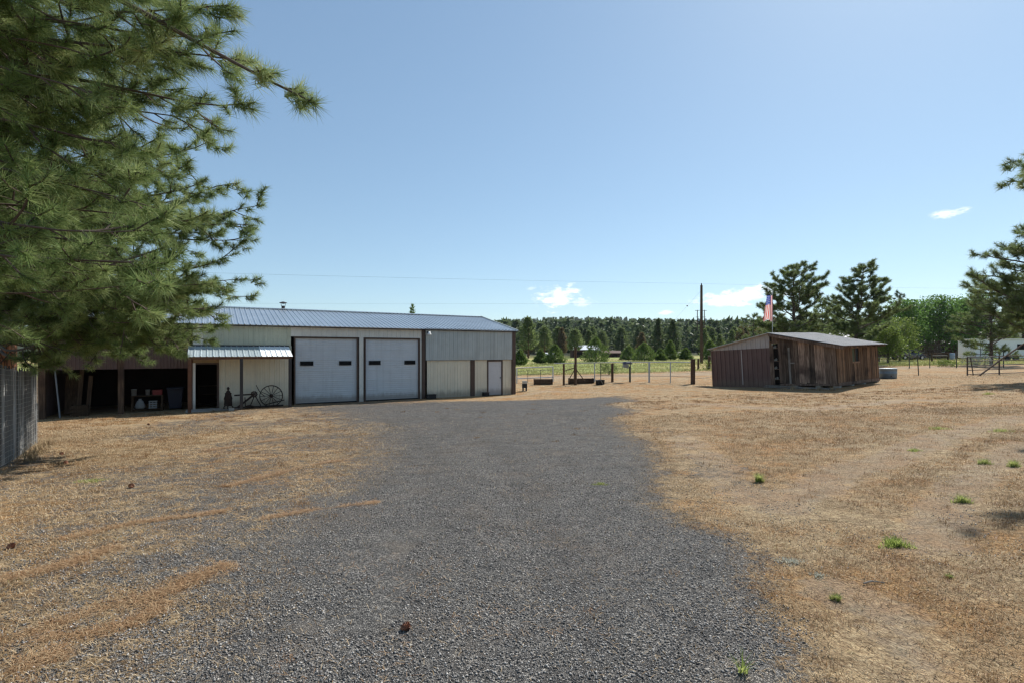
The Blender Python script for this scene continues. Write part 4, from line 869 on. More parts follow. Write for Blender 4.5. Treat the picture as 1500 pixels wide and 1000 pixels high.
# ================================================================== poles, wires, flag
def pole(label,px,Y,top,r,arms,scale=1):
    q=foot(px,Y); h=EYE+(HY-top)/FPX*Y-q.z; t=thing('utility_pole',label,'utility pole',q)
    m=MB(); m.tube([(0,0,-.5),(0,0,h*.5),(0,0,h)],[r,r*.9,r*.72],10); m.build('shaft',MT['pole_wood'],t)
    for z,L in arms: m=MB(); m.beam((-L,0,h-z),(L,0,h-z),.14,.14); m.build('cross_arm',MT['pole_wood'],t)
    m=MB(); m.lathe([(.05,0),(.08,.06),(.05,.12),(.07,.2),(.02,.26)],8,(0,0,h)); m.build('insulator',MT['steel_dark'],t); return t,q,h
pt,pq,ph=pole('tall bare wooden utility pole between the tree line and the shed',1027.5,62,418,.19,[])
m=MB(); m.box((.2,0,ph-5.0),(.12,.1,.35)); m.build('bracket',MT['steel_dark'],pt)
for px,l in((1021.5,'far pole with cap just left of the tall utility pole'),(1031.8,'far pole with cap just right of the tall utility pole')):
    t,q,h=pole(l,px,170,455,.17,[(.0,.75),(2.2,.5),(4.6,.45)]); m=MB(); m.lathe([(.3,0),(.34,.1),(.34,.8),(.2,.95)],10,(.45,0,h-3.6)); m.build('transformer',MT['galv'],t)
def wire(label,a,b,sag,r=.014):
    a=Vector(a);b=Vector(b); t=thing('power_line',label,'power line',a); m=MB(); m.tube([a.lerp(b,i/24)-a-Vector((0,0,4*sag*(i/24)*(1-i/24))) for i in range(25)],r,4,False); m.build('cable',MT['wire'],t); return t
top=Vector((pq.x,pq.y,pq.z+ph+.2))
a=at(365,396,Y=42); wire('upper overhead wire from the tall pole over the barn',top,top+(a-top)*2.2,.3,.006)
m0=Vector((pq.x,pq.y,EYE+70*62/750)); a=at(380,443,Y=46); wire('lower overhead wire just above the barn roof',m0,m0+(a-m0)*2.4,.1,.005)
a=at(1430,421,Y=72); wire('overhead wire from the tall pole to the right',top,top+(a-top)*1.6,.2,.006)
gb=at(985,472,Y=82); gw=wire('thin guy wire slanting left from the tall pole',top-Vector((0,0,.8)),gb,.0,.007)
m=MB(); mid=(gb-(top-Vector((0,0,.8))))*.42; m.tube([mid*.985,mid,mid*1.015],[.03,.11,.03],6); m.build('guy_insulator',MT['steel_dark'],gw)
# flag
q=foot(1131.5,44); fh=EYE+(HY-431)/FPX*44-q.z; fl=thing('flag_pole','thin pole with a limp striped flag rising behind the shed','flag pole',q)
m=MB(); m.tube([(0,0,-.3),(0,0,fh)],[.035,.02],8); m.build('pole',MT['galv'],fl); m=MB(); m.lathe([(.0,0),(.04,.02),(.05,.06),(.0,.1)],10,(0,0,fh)); m.build('finial',MT['galv'],fl,True)
nu,nv=26,40; fw_,fH=.80,2.15; V=[];F=[]
for j in range(nv+1):
    v=j/nv
    for i in range(nu+1):
        u=i/nu; s_=.55+.55*v; x=-.02-fw_*u*s_+.06*v; y=.09*math.sin(u*9+v*1.5)*(.35+.65*v); z=fh-.12-fH*v-.20*u*(1-v)*0-.10*math.sin(u*9)*v
        V.append((x,y,z))
F=[(j*(nu+1)+i,j*(nu+1)+i+1,(j+1)*(nu+1)+i+1,(j+1)*(nu+1)+i) for j in range(nv) for i in range(nu)]
fm=MB(); fm.add(V,F); fo=fm.build('flag',None or MT['plastic_white'],fl,True)
fo.data.materials.clear()
for nm,c in(('flag_red',(.68,.09,.07)),('flag_white',(.82,.80,.78)),('flag_blue',(.06,.10,.38))): fo.data.materials.append(foliage(nm,tuple(x*.85 for x in c),c,tuple(min(1,x*1.1) for x in c),.45,.8))
idx=[]
for j in range(nv):
    for i in range(nu):
        st_=int(i/nu*13)
        if j<15 and i>=nu*3/13: 
            k=(i-12)%3==1 and j%3==1; idx.append(1 if k else 2)
        else: idx.append(0 if st_%2==0 else 1)
fo.data.polygons.foreach_set('material_index',idx)

# ================================================================== far buildings and vehicles
def gable(name,label,cat,c,L,Wd,H,rise,rz,wm,rm,over=.3):
    t=thing(name,label,cat,c,rz)
    m=MB(); m.add([(-L/2,-Wd/2,-.5),(L/2,-Wd/2,-.5),(L/2,Wd/2,-.5),(-L/2,Wd/2,-.5),(-L/2,-Wd/2,H),(L/2,-Wd/2,H),(L/2,Wd/2,H),(-L/2,Wd/2,H),(-L/2,0,H+rise),(L/2,0,H+rise)],[(0,1,5,4),(2,3,7,6),(1,2,6,9,5),(3,0,4,8,7)]); m.build('wall',wm,t)
    m=MB(); e=over*rise/(Wd/2)
    for s_ in(-1,1):
        a=[(-L/2-over,s_*(Wd/2+over),H-e+.05),(L/2+over,s_*(Wd/2+over),H-e+.05),(L/2+over,0,H+rise+.05),(-L/2-over,0,H+rise+.05)]
        m.add(a+[(x,y,z+.10) for x,y,z in a],[(0,1,2,3),(4,5,6,7),(0,1,5,4),(1,2,6,5),(2,3,7,6),(3,0,4,7)])
    rf=m.build('roof',rm,t); return t,rf
t,_=gable('far_barn','low dark red barn with pale metal roof beyond the field','barn',foot(856,128),6.5,5,1.9,1.0,0,MT['barn_red'],MT['far_roof'])
m=MB(); m.box((1.2,-2.54,.7),(2.2,.06,1.9)); m.build('door',MT['shed_dark'],t); m=MB(); m.box((-1.8,-2.54,1.0),(1.6,.06,.7)); m.build('window',MT['glass_dark'],t)
t,_=gable('far_shed','tiny open shelter with a white roof left of the far barn','shed',foot(802,122),2.8,2.2,.75,.4,0,MT['barn_red'],MT['far_roof']); m=MB(); m.box((0,-1.13,.3),(2.0,.05,.9)); m.build('opening_shade',MT['shed_dark'],t)  # dark slab on the closed wall stands in for the shade inside
t,_=gable('far_shed','dark far shed behind the round junipers','shed',foot(895,126),4.2,3,1.0,.5,0,MT['barn_red'],MT['house_brown']); m=MB(); m.box((.6,-1.53,.5),(1.2,.05,1.2)); m.build('door',MT['shed_dark'],t)
t,rf=gable('brown_house','long brown house with a pale roof behind the green trees','house',foot(1368,88),15,7,2.5,2.0,.05,MT['house_brown'],MT['house_roof'],.6)
for x in(-5.5,-2.0,4.8): m=MB(); m.box((x,-3.53,1.4),(1.3,.08,1.1)); w=m.build('window',MT['lamp_white'],t); m=MB(); m.box((x,-3.58,1.4),(1.15,.03,.95)); m.build('pane',MT['glass_dark'],w)
m=MB(); m.box((1.6,-3.53,1.0),(1.0,.08,2.1)); m.build('door',MT['crate_wood'],t); m=MB(); m.box((3,.4,4.6),(.8,.8,1.3)); m.build('chimney',MT['barn_red'],rf)
t,rf=gable('brown_house','second pale roofed house half hidden at the right','house',foot(1240,95),9,6,2.3,1.9,-.1,MT['house_brown'],MT['house_roof'],.5); m=MB(); m.box((0,-3.03,1.3),(1.3,.08,1.0)); m.build('window',MT['glass_dark'],t)
# white mobile trailer
q=foot(1470,66); t=thing('house_trailer','long low white trailer half hidden by the right pine','trailer',q,-.03)
m=MB(); m.box((0,0,1.45),(9.4,2.6,2.3)); m.build('body',MT['trailer_white'],t,bevel=.08)
m=MB(); m.box((0,0,2.63),(9.6,2.8,.10)); m.build('roof',MT['lamp_white'],t,bevel=.03)
for x in(-4.0,-2.6): m=MB(); m.box((x,-1.31,1.35),(.06,.05,2.0)); m.build('panel_trim',MT['steel_dark'],t)
m=MB(); m.box((-3.2,-1.32,1.25),(.8,.05,1.9)); m.build('door',MT['trailer_white'],t)
m=MB(); m.box((1.2,-1.32,1.7),(1.4,.05,.7)); m.build('window',MT['glass_dark'],t)
for x in(-.6,.4): m=MB(); m.ring((x,-1.2,.36),.36,.11,(0,1,0),18,.34); m.build('wheel',MT['rubber'],t)
# parked car
q=foot(1330,72); cr=thing('parked_car','dark parked car with sunlit roof in front of the brown house','car',q,R(8))
prof=[(-2.15,.35),(-2.2,.75),(-1.5,.88),(-.85,1.36),(.55,1.40),(1.25,.95),(2.05,.82),(2.15,.38)]
def ex_prof(p,w0,w1):
    m=MB(); n=len(p); hs=[w0 if z<.95 else w1 for x,z in p]
    m.add([(x,-h,z) for (x,z),h in zip(p,hs)]+[(x,h,z) for (x,z),h in zip(p,hs)],[tuple(range(n)),tuple(range(2*n-1,n-1,-1))]+[(i,(i+1)%n,n+(i+1)%n,n+i) for i in range(n)]); return m
ex_prof(prof,.88,.68).build('body',MT['car_paint'],cr,bevel=.05)
m=MB(); m.box((-.15,0,1.42),(1.2,1.2,.03)); m.build('roof_panel',MT['car_roof_sunlit'],cr,bevel=.01)  # pale panel puts the sunlight on the roof into its colour
for sy in(-1,1): m=MB(); m.add([(-1.1,sy*.80,.95),(1.05,sy*.80,.98),(.5,sy*.72,1.32),(-.75,sy*.72,1.30)],[(0,1,2,3)]); m.build('window',MT['glass_dark'],cr)
for x in(-1.35,1.35):
    for sy in(-.82,.82):
        m=MB(); m.ring((x,sy,.33),.33,.1,(0,1,0),20,.14); w=m.build('wheel',MT['rubber'],cr); m=MB(); m.ring((x,sy,.33),.2,.09,(0,1,0),16,.19); m.build('rim',MT['galv'],w)
q=foot(1395,70); t=thing('blue_barrel','pale blue barrel standing before the brown house','barrel',q); m=MB(); m.lathe([(.27,0),(.29,.05),(.29,.3),(.31,.33),(.29,.36),(.29,.6),(.31,.63),(.29,.66),(.28,.9),(.25,.93),(.05,.93)],16); m.build('barrel',weathered('blue_drum',(.16,.24,.34),.1,.5),t,True); m=MB(); m.lathe([(.03,.93),(.03,.97),(.01,.97)],8,(.12,0,0)); m.build('bung',MT['black_plastic'],t)

# thin summer air over the whole valley
hz=N('haze_air'); pv=hz.n('VolumePrincipled',{'Color':(.80,.88,1.0,1),'Density':.00007,'Anisotropy':.25}); hz.t.links.new(pv.outputs[0],hz.out.inputs['Volume'])
hz.m.cycles.homogeneous_volume=True
m=MB(); m.box2((float(xs.min())-20,float(ys.min())-20,float(ZZ.min())-1),(float(xs.max())+20,float(ys.max())+20,float(ZZ.max())+16)); o=m.build('haze',hz.m); tag(o,kind='stuff')

# ================================================================== trees
def norm(a): return a/np.maximum(np.linalg.norm(a,axis=-1,keepdims=True),1e-9)
def needles(P,A,Sz,n,w,rng,tone,spread=(12,92),back=.35):
    """needle brushes: P tuft points, A shoot directions, Sz needle length; n needles per tuft"""
    T=len(P); A=norm(A); U=norm(np.cross(A,rng.normal(size=(T,3)))); Vv=np.cross(A,U)
    th=np.radians(spread[0]+(spread[1]-spread[0])*rng.random((T,n))**.8); ph=rng.random((T,n))*2*np.pi
    d=A[:,None]*np.cos(th)[...,None]+(U[:,None]*np.cos(ph)[...,None]+Vv[:,None]*np.sin(ph)[...,None])*np.sin(th)[...,None]
    L=(Sz[:,None]*(.65+.45*rng.random((T,n))))[...,None]
    b=P[:,None]-A[:,None]*(Sz[:,None]*back*rng.random((T,n)))[...,None]
    tip=b+d*L; tip[...,2]-=L[...,0]*.10
    sd=norm(np.cross(d,rng.normal(size=(T,n,3))))*w*(Sz[:,None,None]/Sz.mean())
    V=np.stack([b-sd,b+sd,tip],2).reshape(-1,3); F=np.arange(T*n*3).reshape(-1,3)
    return V,F,np.repeat(tone,n*3)
class Pine:
    def __init__(s,seed): s.r=random.Random(seed); s.rng=np.random.default_rng(seed); s.wood=MB(); s.P=[];s.A=[];s.S=[];s.T=[]
    def tuft(s,p,a,size,tone): s.P.append(tuple(p)); s.A.append(tuple(a)); s.S.append(size*s.r.uniform(.8,1.15)); s.T.append(min(1,max(0,tone+s.r.gauss(0,.26))))
    def limb(s,a,b,r0,sag=.12,twig=1.0,dens=5.0,size=.17,wood=None,tone=.5,bare=.25,tw=.012,upt=.35,n=9,sub=True):
        r=s.r; a=Vector(a);b=Vector(b);L=(b-a).length; wd=wood or s.wood
        pts=[];side=Vector((b-a)).cross(Vector((0,0,1))).normalized()
        w1,w2=r.uniform(-.06,.06),r.uniform(-.04,.04)
        for i in range(n+1):
            t=i/n; p=a.lerp(b,t)+Vector((0,0,-sag*L*math.sin(math.pi*t)*(1 if t<.7 else 1)))+side*L*(w1*math.sin(math.pi*t)+w2*math.sin(2*math.pi*t))
            p+=Vector((r.uniform(-1,1),r.uniform(-1,1),r.uniform(-1,1)))*L*.010*(0<i<n); pts.append(p)
        wd.tube(pts,[r0*(1-.85*i/n)+.006 for i in range(n+1)],6)
        def along(t):
            q=t*n;i=min(int(q),n-1);f=q-i; return pts[i].lerp(pts[i+1],f),(pts[i+1]-pts[i]).normalized()
        k=max(2,int(L*dens)); sg=1
        for j in range(k):
            t=bare+(1-bare)*(j+r.random()*.8)/k
            p,d=along(min(t,.99)); sg=-sg
            sd=d.cross(Vector((0,0,1))).normalized()*sg; ang=r.uniform(.5,1.15)
            ph=r.uniform(-.5,1.15); dr=(d*math.cos(ang)+(sd*math.cos(ph)+Vector((0,0,math.sin(ph))))*math.sin(ang)).normalized()
            l=twig*(.25+.75*(1-t))*r.uniform(.45,1.1)+.12
            q1=p+dr*l*.5; q2=q1+(dr+Vector((0,0,upt*r.uniform(.2,1.2)))).normalized()*l*.5
            wd.tube([p,q1,q2],[tw,tw*.75,tw*.55],4,False)
            e=(q2-q1).normalized(); s.tuft(q2,e,size,tone)
            if l>.35: s.tuft(q1.lerp(q2,.35),(e+Vector((r.uniform(-.6,.6),r.uniform(-.6,.6),.3))).normalized(),size*.9,tone-.1)
            if l>.5 and sub:
                for h in(.45,.75):
                    pp=p.lerp(q2,h); d2=(dr.cross(Vector((0,0,1)))*r.choice((-1,1))+dr*.7+Vector((0,0,r.uniform(-.2,.5)))).normalized(); l2=l*r.uniform(.3,.55); e2=pp+d2*l2
                    wd.tube([pp,e2],[tw*.7,tw*.5],4,False); s.tuft(e2,d2,size,tone)
        p,d=along(1.0); s.tuft(p,d+Vector((0,0,.2)),size*1.05,tone); p2,d=along(.93); s.tuft(p2,d+Vector((0,0,.4)),size,tone)
    def bough(s,a,b,r0,sec=1.5,slen=1.3,tl=.42,size=.17,wood=None,tone=.5,bare=.22,droop=.10,stw=5.2):
        """long ponderosa limb: crooked, sagging, turned up at the end, with side branches that carry needled shoots"""
        r=s.r; a=Vector(a);b=Vector(b);L=(b-a).length; side=(b-a).cross(Vector((0,0,1))).normalized(); n=14; pts=[]
        w=[r.uniform(-.045,.045) for _ in range(3)]; zz=[r.uniform(-.03,.03) for _ in range(2)]; ph=r.uniform(0,6)
        for i in range(n+1):
            t=i/n; e=math.sin(math.pi*t)
            p=a.lerp(b,t)+side*L*(w[0]*e+w[1]*math.sin(2*math.pi*t)+w[2]*.5*math.sin(5*math.pi*t))+Vector((0,0,1))*L*(-droop*math.sin(math.pi*t**.8)+zz[0]*math.sin(2*math.pi*t)+zz[1]*.5*math.sin(6*t+ph)*e)
            pts.append(p)
        wood.tube(pts,[max(.006,r0*(1-.9*(i/n)**.8)) for i in range(n+1)],7)
        def along(t):
            q=min(t,.999)*n;i=min(int(q),n-1);f=q-i; return pts[i].lerp(pts[i+1],f),(pts[i+1]-pts[i]).normalized()
        def shoots(pl,k,l0,from_=.25):
            m_=len(pl)-1; sg=r.choice((-1,1))
            for j in range(k):
                t=from_+(1-from_)*(j+r.random())/k; q=min(t,.999)*m_;i=int(q); p=pl[i].lerp(pl[i+1],q-i); d=(pl[i+1]-pl[i]).normalized(); sg=-sg
                sd=d.cross(Vector((0,0,1))).normalized()*sg; an=r.uniform(.35,1.0); l=l0*r.uniform(.5,1.2)*(1.15-.5*t)
                ph=r.uniform(-1.1,1.2); dr=(d*math.cos(an)+(sd*math.cos(ph)+Vector((0,0,math.sin(ph))))*math.sin(an)).normalized(); q1=p+dr*l*.55+Vector((0,0,-.03)); q2=q1+(dr+Vector((0,0,r.uniform(.1,.7)))).normalized()*l*.45
                wood.tube([p,q1,q2],[.008,.007,.006],4,False); s.tuft(q2,(q2-q1).normalized(),size,tone)
                if l>.34: s.tuft(q1,(dr+Vector((r.uniform(-.4,.4),r.uniform(-.4,.4),.2))).normalized(),size*.85,tone-.12)
            e=(pl[-1]-pl[-2]).normalized(); s.tuft(pl[-1]+e*.02,(e+Vector((0,0,.25))).normalized(),size*1.05,tone+.05)
        k=max(2,int(L*sec)); sg=r.choice((-1,1))
        for j in range(k):
            t=bare+(1-bare)*(j+r.random()*.9)/k; p,d=along(t); sg=-sg; sd=d.cross(Vector((0,0,1))).normalized()*sg; an=r.uniform(.5,1.1)
            l=slen*(1.12-.85*t)*r.uniform(.5,1.1)+.15
            ph=r.uniform(-1.1,1.0); dr=(d*math.cos(an)+(sd*math.cos(ph)+Vector((0,0,math.sin(ph))))*math.sin(an)).normalized(); up=r.uniform(.05,.5)
            pl=[p]; dd=dr.copy()
            for q in range(4):
                dd=(dd+Vector((r.uniform(-.18,.18),r.uniform(-.18,.18),-.06 if q<1 else up*.35))).normalized(); pl.append(pl[-1]+dd*l/4)
            wood.tube(pl,[.006+.008*l*(1-i/5) for i in range(5)],5,False)
            shoots(pl,max(2,int(l*stw)),tl*(.55+.45*min(1,l)))
        tailp=[along(x)[0] for x in(.72,.8,.87,.94,1.0)]; shoots(tailp,max(3,int(L*.28*3.5)),tl*.7,.0)
    def crown(s,parent,mat,n,w,name='crown',**k):
        V,F,t=needles(np.array(s.P),np.array(s.A),np.array(s.S),n,w,s.rng,np.array(s.T),**k); 
        return np_mesh(name,V,F,mat,parent,{'tone':t})

# ---- the big pines at the left
def big_pine(label,base,H,seed,targets,rad,size,nn,w,r0,fill,zlo,rise,group=None,sec=1.5,slen=1.3):
    t=thing('pine_tree',label,'pine tree',base); pn=Pine(seed); r=pn.r; b=Vector(base)
    m=MB(); m.tube([(0,0,-.3),(.03,.02,H*.3),(-.05,.05,H*.65),(.05,0,H)],[r0,r0*.8,r0*.5,.04],12); m.build('trunk',MT['bark_red'],t,True)
    jobs=[]
    for tg in targets:
        e=Vector(tg[:3])-b; L=math.hypot(e.x,e.y); z0=max(zlo,min(H*.95,e.z+L*(tg[4] if len(tg)>4 else r.uniform(*rise)))); jobs.append((e,z0,tg[3] if len(tg)>3 else 1.0,.012 if len(tg)>4 else r.uniform(.03,.09),tg[5] if len(tg)>5 else 1.0))
    for k in range(fill):
        a=r.random()*6.283; f=(k+.5)/fill; z=zlo+.4+(H-zlo-.6)*f; L=rad*(1-f)**.55*r.uniform(.7,1.05)
        jobs.append((Vector((math.cos(a)*L,math.sin(a)*L,z-L*r.uniform(.05,.25)+.5*f)),z,1.0,r.uniform(.02,.08),1.0))
    for e,z0,sc,dr,rk in jobs:
        L=math.hypot(e.x,e.y); lm=MB()
        pn.bough((0,0,z0),e,(.014+.0052*L)*rk,sec=sec,slen=slen*sc,tl=.40*(.6+.4*sc),size=size,wood=lm,tone=r.uniform(.32,.60),bare=.30,droop=dr)
        lm.build('branch',MT['branch_bark'],t)
    pn.crown(t,MT['needles_near'],nn,w,spread=(18,80),back=1.15); return t,pn
def PT(px,py,Y,*a): v=at(px,py,Y=Y); return (v.x,v.y,v.z)+a
TA=[PT(462,152,4.6,.5,.50,1.7),PT(375,92,5.0,.6),PT(372,150,4.9,.6),PT(345,45,5.0,.7),PT(335,8,4.6,.7),PT(300,-60,4.6),PT(318,178,6.0,.9),PT(250,70,4.8),PT(210,150,5.4),
    PT(150,40,4.6),PT(160,240,6.0),PT(90,120,4.8),PT(60,250,5.6),PT(250,240,6.8),PT(110,330,6.6),PT(200,320,7.2),PT(20,180,5.0),PT(30,330,6.0),PT(120,200,5.6),PT(200,-80,4.6),PT(60,40,4.4),PT(270,130,5.6),PT(280,10,5.2)]
rq=random.Random(17)
TA+=[PT(rq.uniform(-60,250),rq.uniform(-60,430),rq.uniform(4.4,7.0)) for _ in range(62)]
big_pine('nearest tall pine whose long branches reach over the yard at upper left',(-8.6,4.6,g(-8.6,4.6)),12.5,21,TA,5.2,.165,120,.0028,.27,12,3.0,(.12,.42),sec=1.6,slen=1.15)
rt=random.Random(3)
TB=[PT(312,205,8.6,1),PT(302,262,9.0,1),PT(350,268,9.4,.7),PT(386,300,9.8,.8),PT(372,330,9.8,.8),PT(362,352,9.9,.9),PT(330,378,10),PT(361,408,10.2,.7),PT(347,436,10.4,.8),PT(330,462,10.6,1),PT(318,478,10.6,1),PT(290,492,10.6,1),PT(268,508,10.4,1),
    PT(236,512,10.2,.8),PT(190,508,9.9,.8),PT(145,502,9.8,.8),PT(100,500,10.0,.8),PT(60,480,9.6,.8),PT(250,440,9.4),PT(200,470,9.2),PT(150,440,8.8),PT(100,470,9.0),PT(60,430,8.6),PT(290,400,9.6),PT(230,380,9.0),PT(160,370,8.6),PT(80,380,8.4),
    PT(300,330,9.2),PT(240,310,8.8),PT(170,300,8.6),PT(20,470,9.0),PT(15,400,8.6),PT(255,250,8.8),PT(280,440,10.8),PT(220,420,11),PT(300,450,11.4),PT(180,500,11),PT(120,500,11.2),PT(290,290,10.5),PT(310,425,9.8),PT(200,500,10.6),PT(250,490,10.0)]
big_pine('large pine behind the slat fence drooping over the open bays',(-12.4,12.5,g(-12.4,12.5)),14,22,TB+[PT(rq.uniform(-20,320),rq.uniform(220,468),rq.uniform(8.8,11.5)) for _ in range(44)],6.0,.16,100,.0038,.24,20,2.3,(.0,.26),sec=1.5,slen=1.3)

# ---- pines further away: 25 to 60 m
def mid_pine(label,px,Y,top,rad,seed,size,nn,w,mat,open_=1.0,zlo=.12,lean=0,group=None,limbs=46,dens=2.2,twig=1.1,name='pine_tree',pw=.52,cat='pine tree'):
    q=foot(px,Y); H=EYE+(HY-top)/FPX*Y-q.z; t=thing(name,label,cat,q,0,group); pn=Pine(seed); r=pn.r
    m=MB(); m.tube([(0,0,-.3),(lean*.3,0,H*.35),(lean*.5,.1,H*.7),(lean,0,H)],[.02*H,.016*H,.010*H,.02],9); m.build('trunk',MT['bark_grey'],t,True)
    lm=MB()
    for k in range(limbs):
        f=(k+.5)/limbs; z=H*(zlo+(1-zlo)*f); a=k*2.39996+r.uniform(-.5,.5); prof=(1-f)**pw*(.55+.45*min(1,f*3.2))
        L=max(.25,rad*prof*r.uniform(.4,1.2)); x0=lean*z/H
        pn.limb((x0,0,z),(x0+math.cos(a)*L,math.sin(a)*L,z+L*r.uniform(.0,.75)),.012+.012*L,sag=r.uniform(0,.10),twig=twig*min(1,.35+L/3),dens=dens,size=size,wood=lm,tone=r.uniform(.3,.6),bare=.3*open_,n=5,tw=.02)
    pn.tuft((lean,0,H),(0,0,1),size,.6)
    lm.build('branches',MT['bark_grey'],t); pn.crown(t,mat,nn,w,spread=(15,85),back=.9); return t
mid_pine('tall open crowned pine behind the peak of the shed roof',1163,52,389,4.9,31,.36,52,.016,MT['needles_mid'],limbs=62,dens=3.2)
mid_pine('tall slightly leaning open pine behind the right half of the shed',1250,54,389,4.9,32,.36,52,.016,MT['needles_mid'],lean=1.2,limbs=62,dens=3.2)
mid_pine('bushy low pine between the two tall pines behind the shed',1205,60,446,3.8,33,.36,22,.022,MT['needles_mid'],limbs=40,dens=2.6)
mid_pine('small pine left of the flag above the shed roof',1104,58,462,2.6,34,.34,20,.020,MT['needles_mid'],limbs=30)
mid_pine('yellow green bushy pine right of the small flag side pine',1128,66,455,3.0,35,.36,20,.024,MT['needles_dry'],limbs=30)
mid_pine('dull bushy pine behind the right end of the shed',1287,62,440,3.6,36,.36,22,.022,MT['needles_mid'],limbs=40,dens=2.6)
mid_pine('tall thin topped pine behind the house at right',1318,86,428,4.0,37,.44,16,.034,MT['needles_far'],limbs=36)
mid_pine('short pine close behind the shed eave',1228,70,455,3.6,38,.40,18,.028,MT['needles_mid'],limbs=34,dens=2.4)
mid_pine('broad pine at the right edge shading the yard',1528,25.5,345,4.1,39,.30,54,.0085,MT['needles_mid'],limbs=74,dens=3.6,zlo=.30,pw=.50)
mid_pine('dense dark pine behind the right edge pine beside the trailer',1452,48,418,4.0,40,.33,26,.016,MT['needles_mid'],limbs=56,dens=3.0)
mid_pine('pine standing behind the white trailer at right',1500,80,400,5.0,41,.42,18,.030,MT['needles_mid'],limbs=50,dens=2.4)
# near pine whose branch tip enters at the right
q=(16.4,13.6,g(16.4,13.6)); big_pine('near pine off the right edge with one branch tip in view',q,16.5,42,[PT(1476,234,12.2,.5),PT(1482,262,12.1,.5),PT(1500,242,12,.6),PT(1520,215,12.5),(12.5,13.9,12.3),(12.9,14.6,12.9),(13.3,13.6,12.6)],2.5,.17,60,.005,.24,20,3.2,(.05,.25))

# ---- leafy trees by the house
def leafy(label,px,Y,top,wid,seed,mat,trunk=.3,zc=.62,n=6500,leaf=.24,group=None,name='leafy_tree',cat='leafy tree',cl=90):
    q=foot(px,Y); H=EYE+(HY-top)/FPX*Y-q.z; t=thing(name,label,cat,q,0,group); rng=np.random.default_rng(seed); r=random.Random(seed)
    m=MB(); m.tube([(0,0,-.3),(.1,0,H*.25),(.0,.1,H*.55)],[.045*H*.6,.03*H*.6,.015*H*.6],9); C=[]
    lm=MB()
    for k in range(cl):
        a=k*2.39996; f=(k+.5)/cl; z=H*(.28+.66*f); rr=wid*math.sqrt(max(.05,1-((f-.38)/.66)**2))*r.uniform(.35,1.08); c=Vector((math.cos(a)*rr,math.sin(a)*rr,z)); C.append(c)
        s0=Vector((0,0,min(H*.55,max(H*.2,z-rr*.9)))); lm.tube([s0,s0.lerp(c,.5)+Vector((0,0,-.1*rr)),c],[.012*H*.5,.006*H,.01],5,False)
    C=np.array(C); per=n//cl
    ci=np.repeat(np.arange(cl),per); sc=wid*.17*(.6+.8*rng.random(cl))[ci][:,None]
    P=C[ci]+rng.normal(size=(len(ci),3))*sc*np.array([.8,.8,1.35]); P[:,2]=np.clip(P[:,2],.12*H,H)
    d=norm(rng.normal(size=P.shape)+np.array([0,0,-.3])); u=norm(np.cross(d,rng.normal(size=P.shape))); L=leaf*(.7+.7*rng.random(len(P)))[:,None]
    V=np.stack([P,P+d*L*.5+u*L*.38,P+d*L,P+d*L*.5-u*L*.38],1).reshape(-1,3); F=np.arange(len(P)*4).reshape(-1,4)
    tone=np.repeat(np.clip(rng.random(cl)[ci]*.5+.25+rng.normal(size=len(ci))*.12,0,1),4)
    m.build('trunk',MT['bark_grey'],t,True); lm.build('branches',MT['bark_grey'],t); np_mesh('crown',V,F,mat,t,{'tone':tone}); return t
leafy('leafy tree left of the white house gable gap',1325,76,440,2.6,51,MT['leaves'])
leafy('tallest feathery leafy tree before the brown house',1375,80,434,3.0,52,MT['leaves'],n=8000)
leafy('leafy tree with pale roof showing under its right side',1405,82,437,2.8,53,MT['leaves'],n=7000)
leafy('dark leafy tree just left of the white trailer',1432,84,430,2.6,54,MT['leaves'],n=7000)
leafy('leafy tree with dividing stems before the pale roof gap',1345,79,441,2.4,58,MT['leaves'],n=6000)
leafy('bright yellow green bush right of the shed eave',1300,56,478,1.7,55,MT['leaves_yellow'],n=3600,leaf=.17)
leafy('yellow green small tree behind the shed right corner',1318,66,466,2.0,56,MT['leaves_yellow'],n=4000,leaf=.18)
leafy('green bush before the brown house wall',1398,86,492,1.8,57,MT['leaves_yellow'],n=1400,leaf=.17)
def bush(label,px,Y,top,wid,seed,mat,n=900,leaf=.12,group=None):
    return leafy(label,px,Y,top,wid,seed,mat,n=n,leaf=leaf,name='bush',cat='bush',cl=20,group=group)
bush('reddish twiggy bare bush before the brown house',1362,78,501,1.9,61,MT['dead_bush'],1300,.13)
bush('round green bush by the steel posts beyond the lane',1384,46,527,.75,62,MT['leaves_yellow'],900,.08)
bush('grey green shrub right behind the pipe gate',1430,46,522,1.1,63,PALE,900,.08)
bush('upright dark shrub before the white trailer',1451,58,503,.8,64,MT['juniper'],900,.10)
bush('low dark shrub by the dark post of the pipe fence',890,46,532,.85,65,MT['juniper'],900,.08)
bush('tall green weeds by the shed left corner',1046,50,529,1.2,66,MT['leaves_yellow'],900,.09)
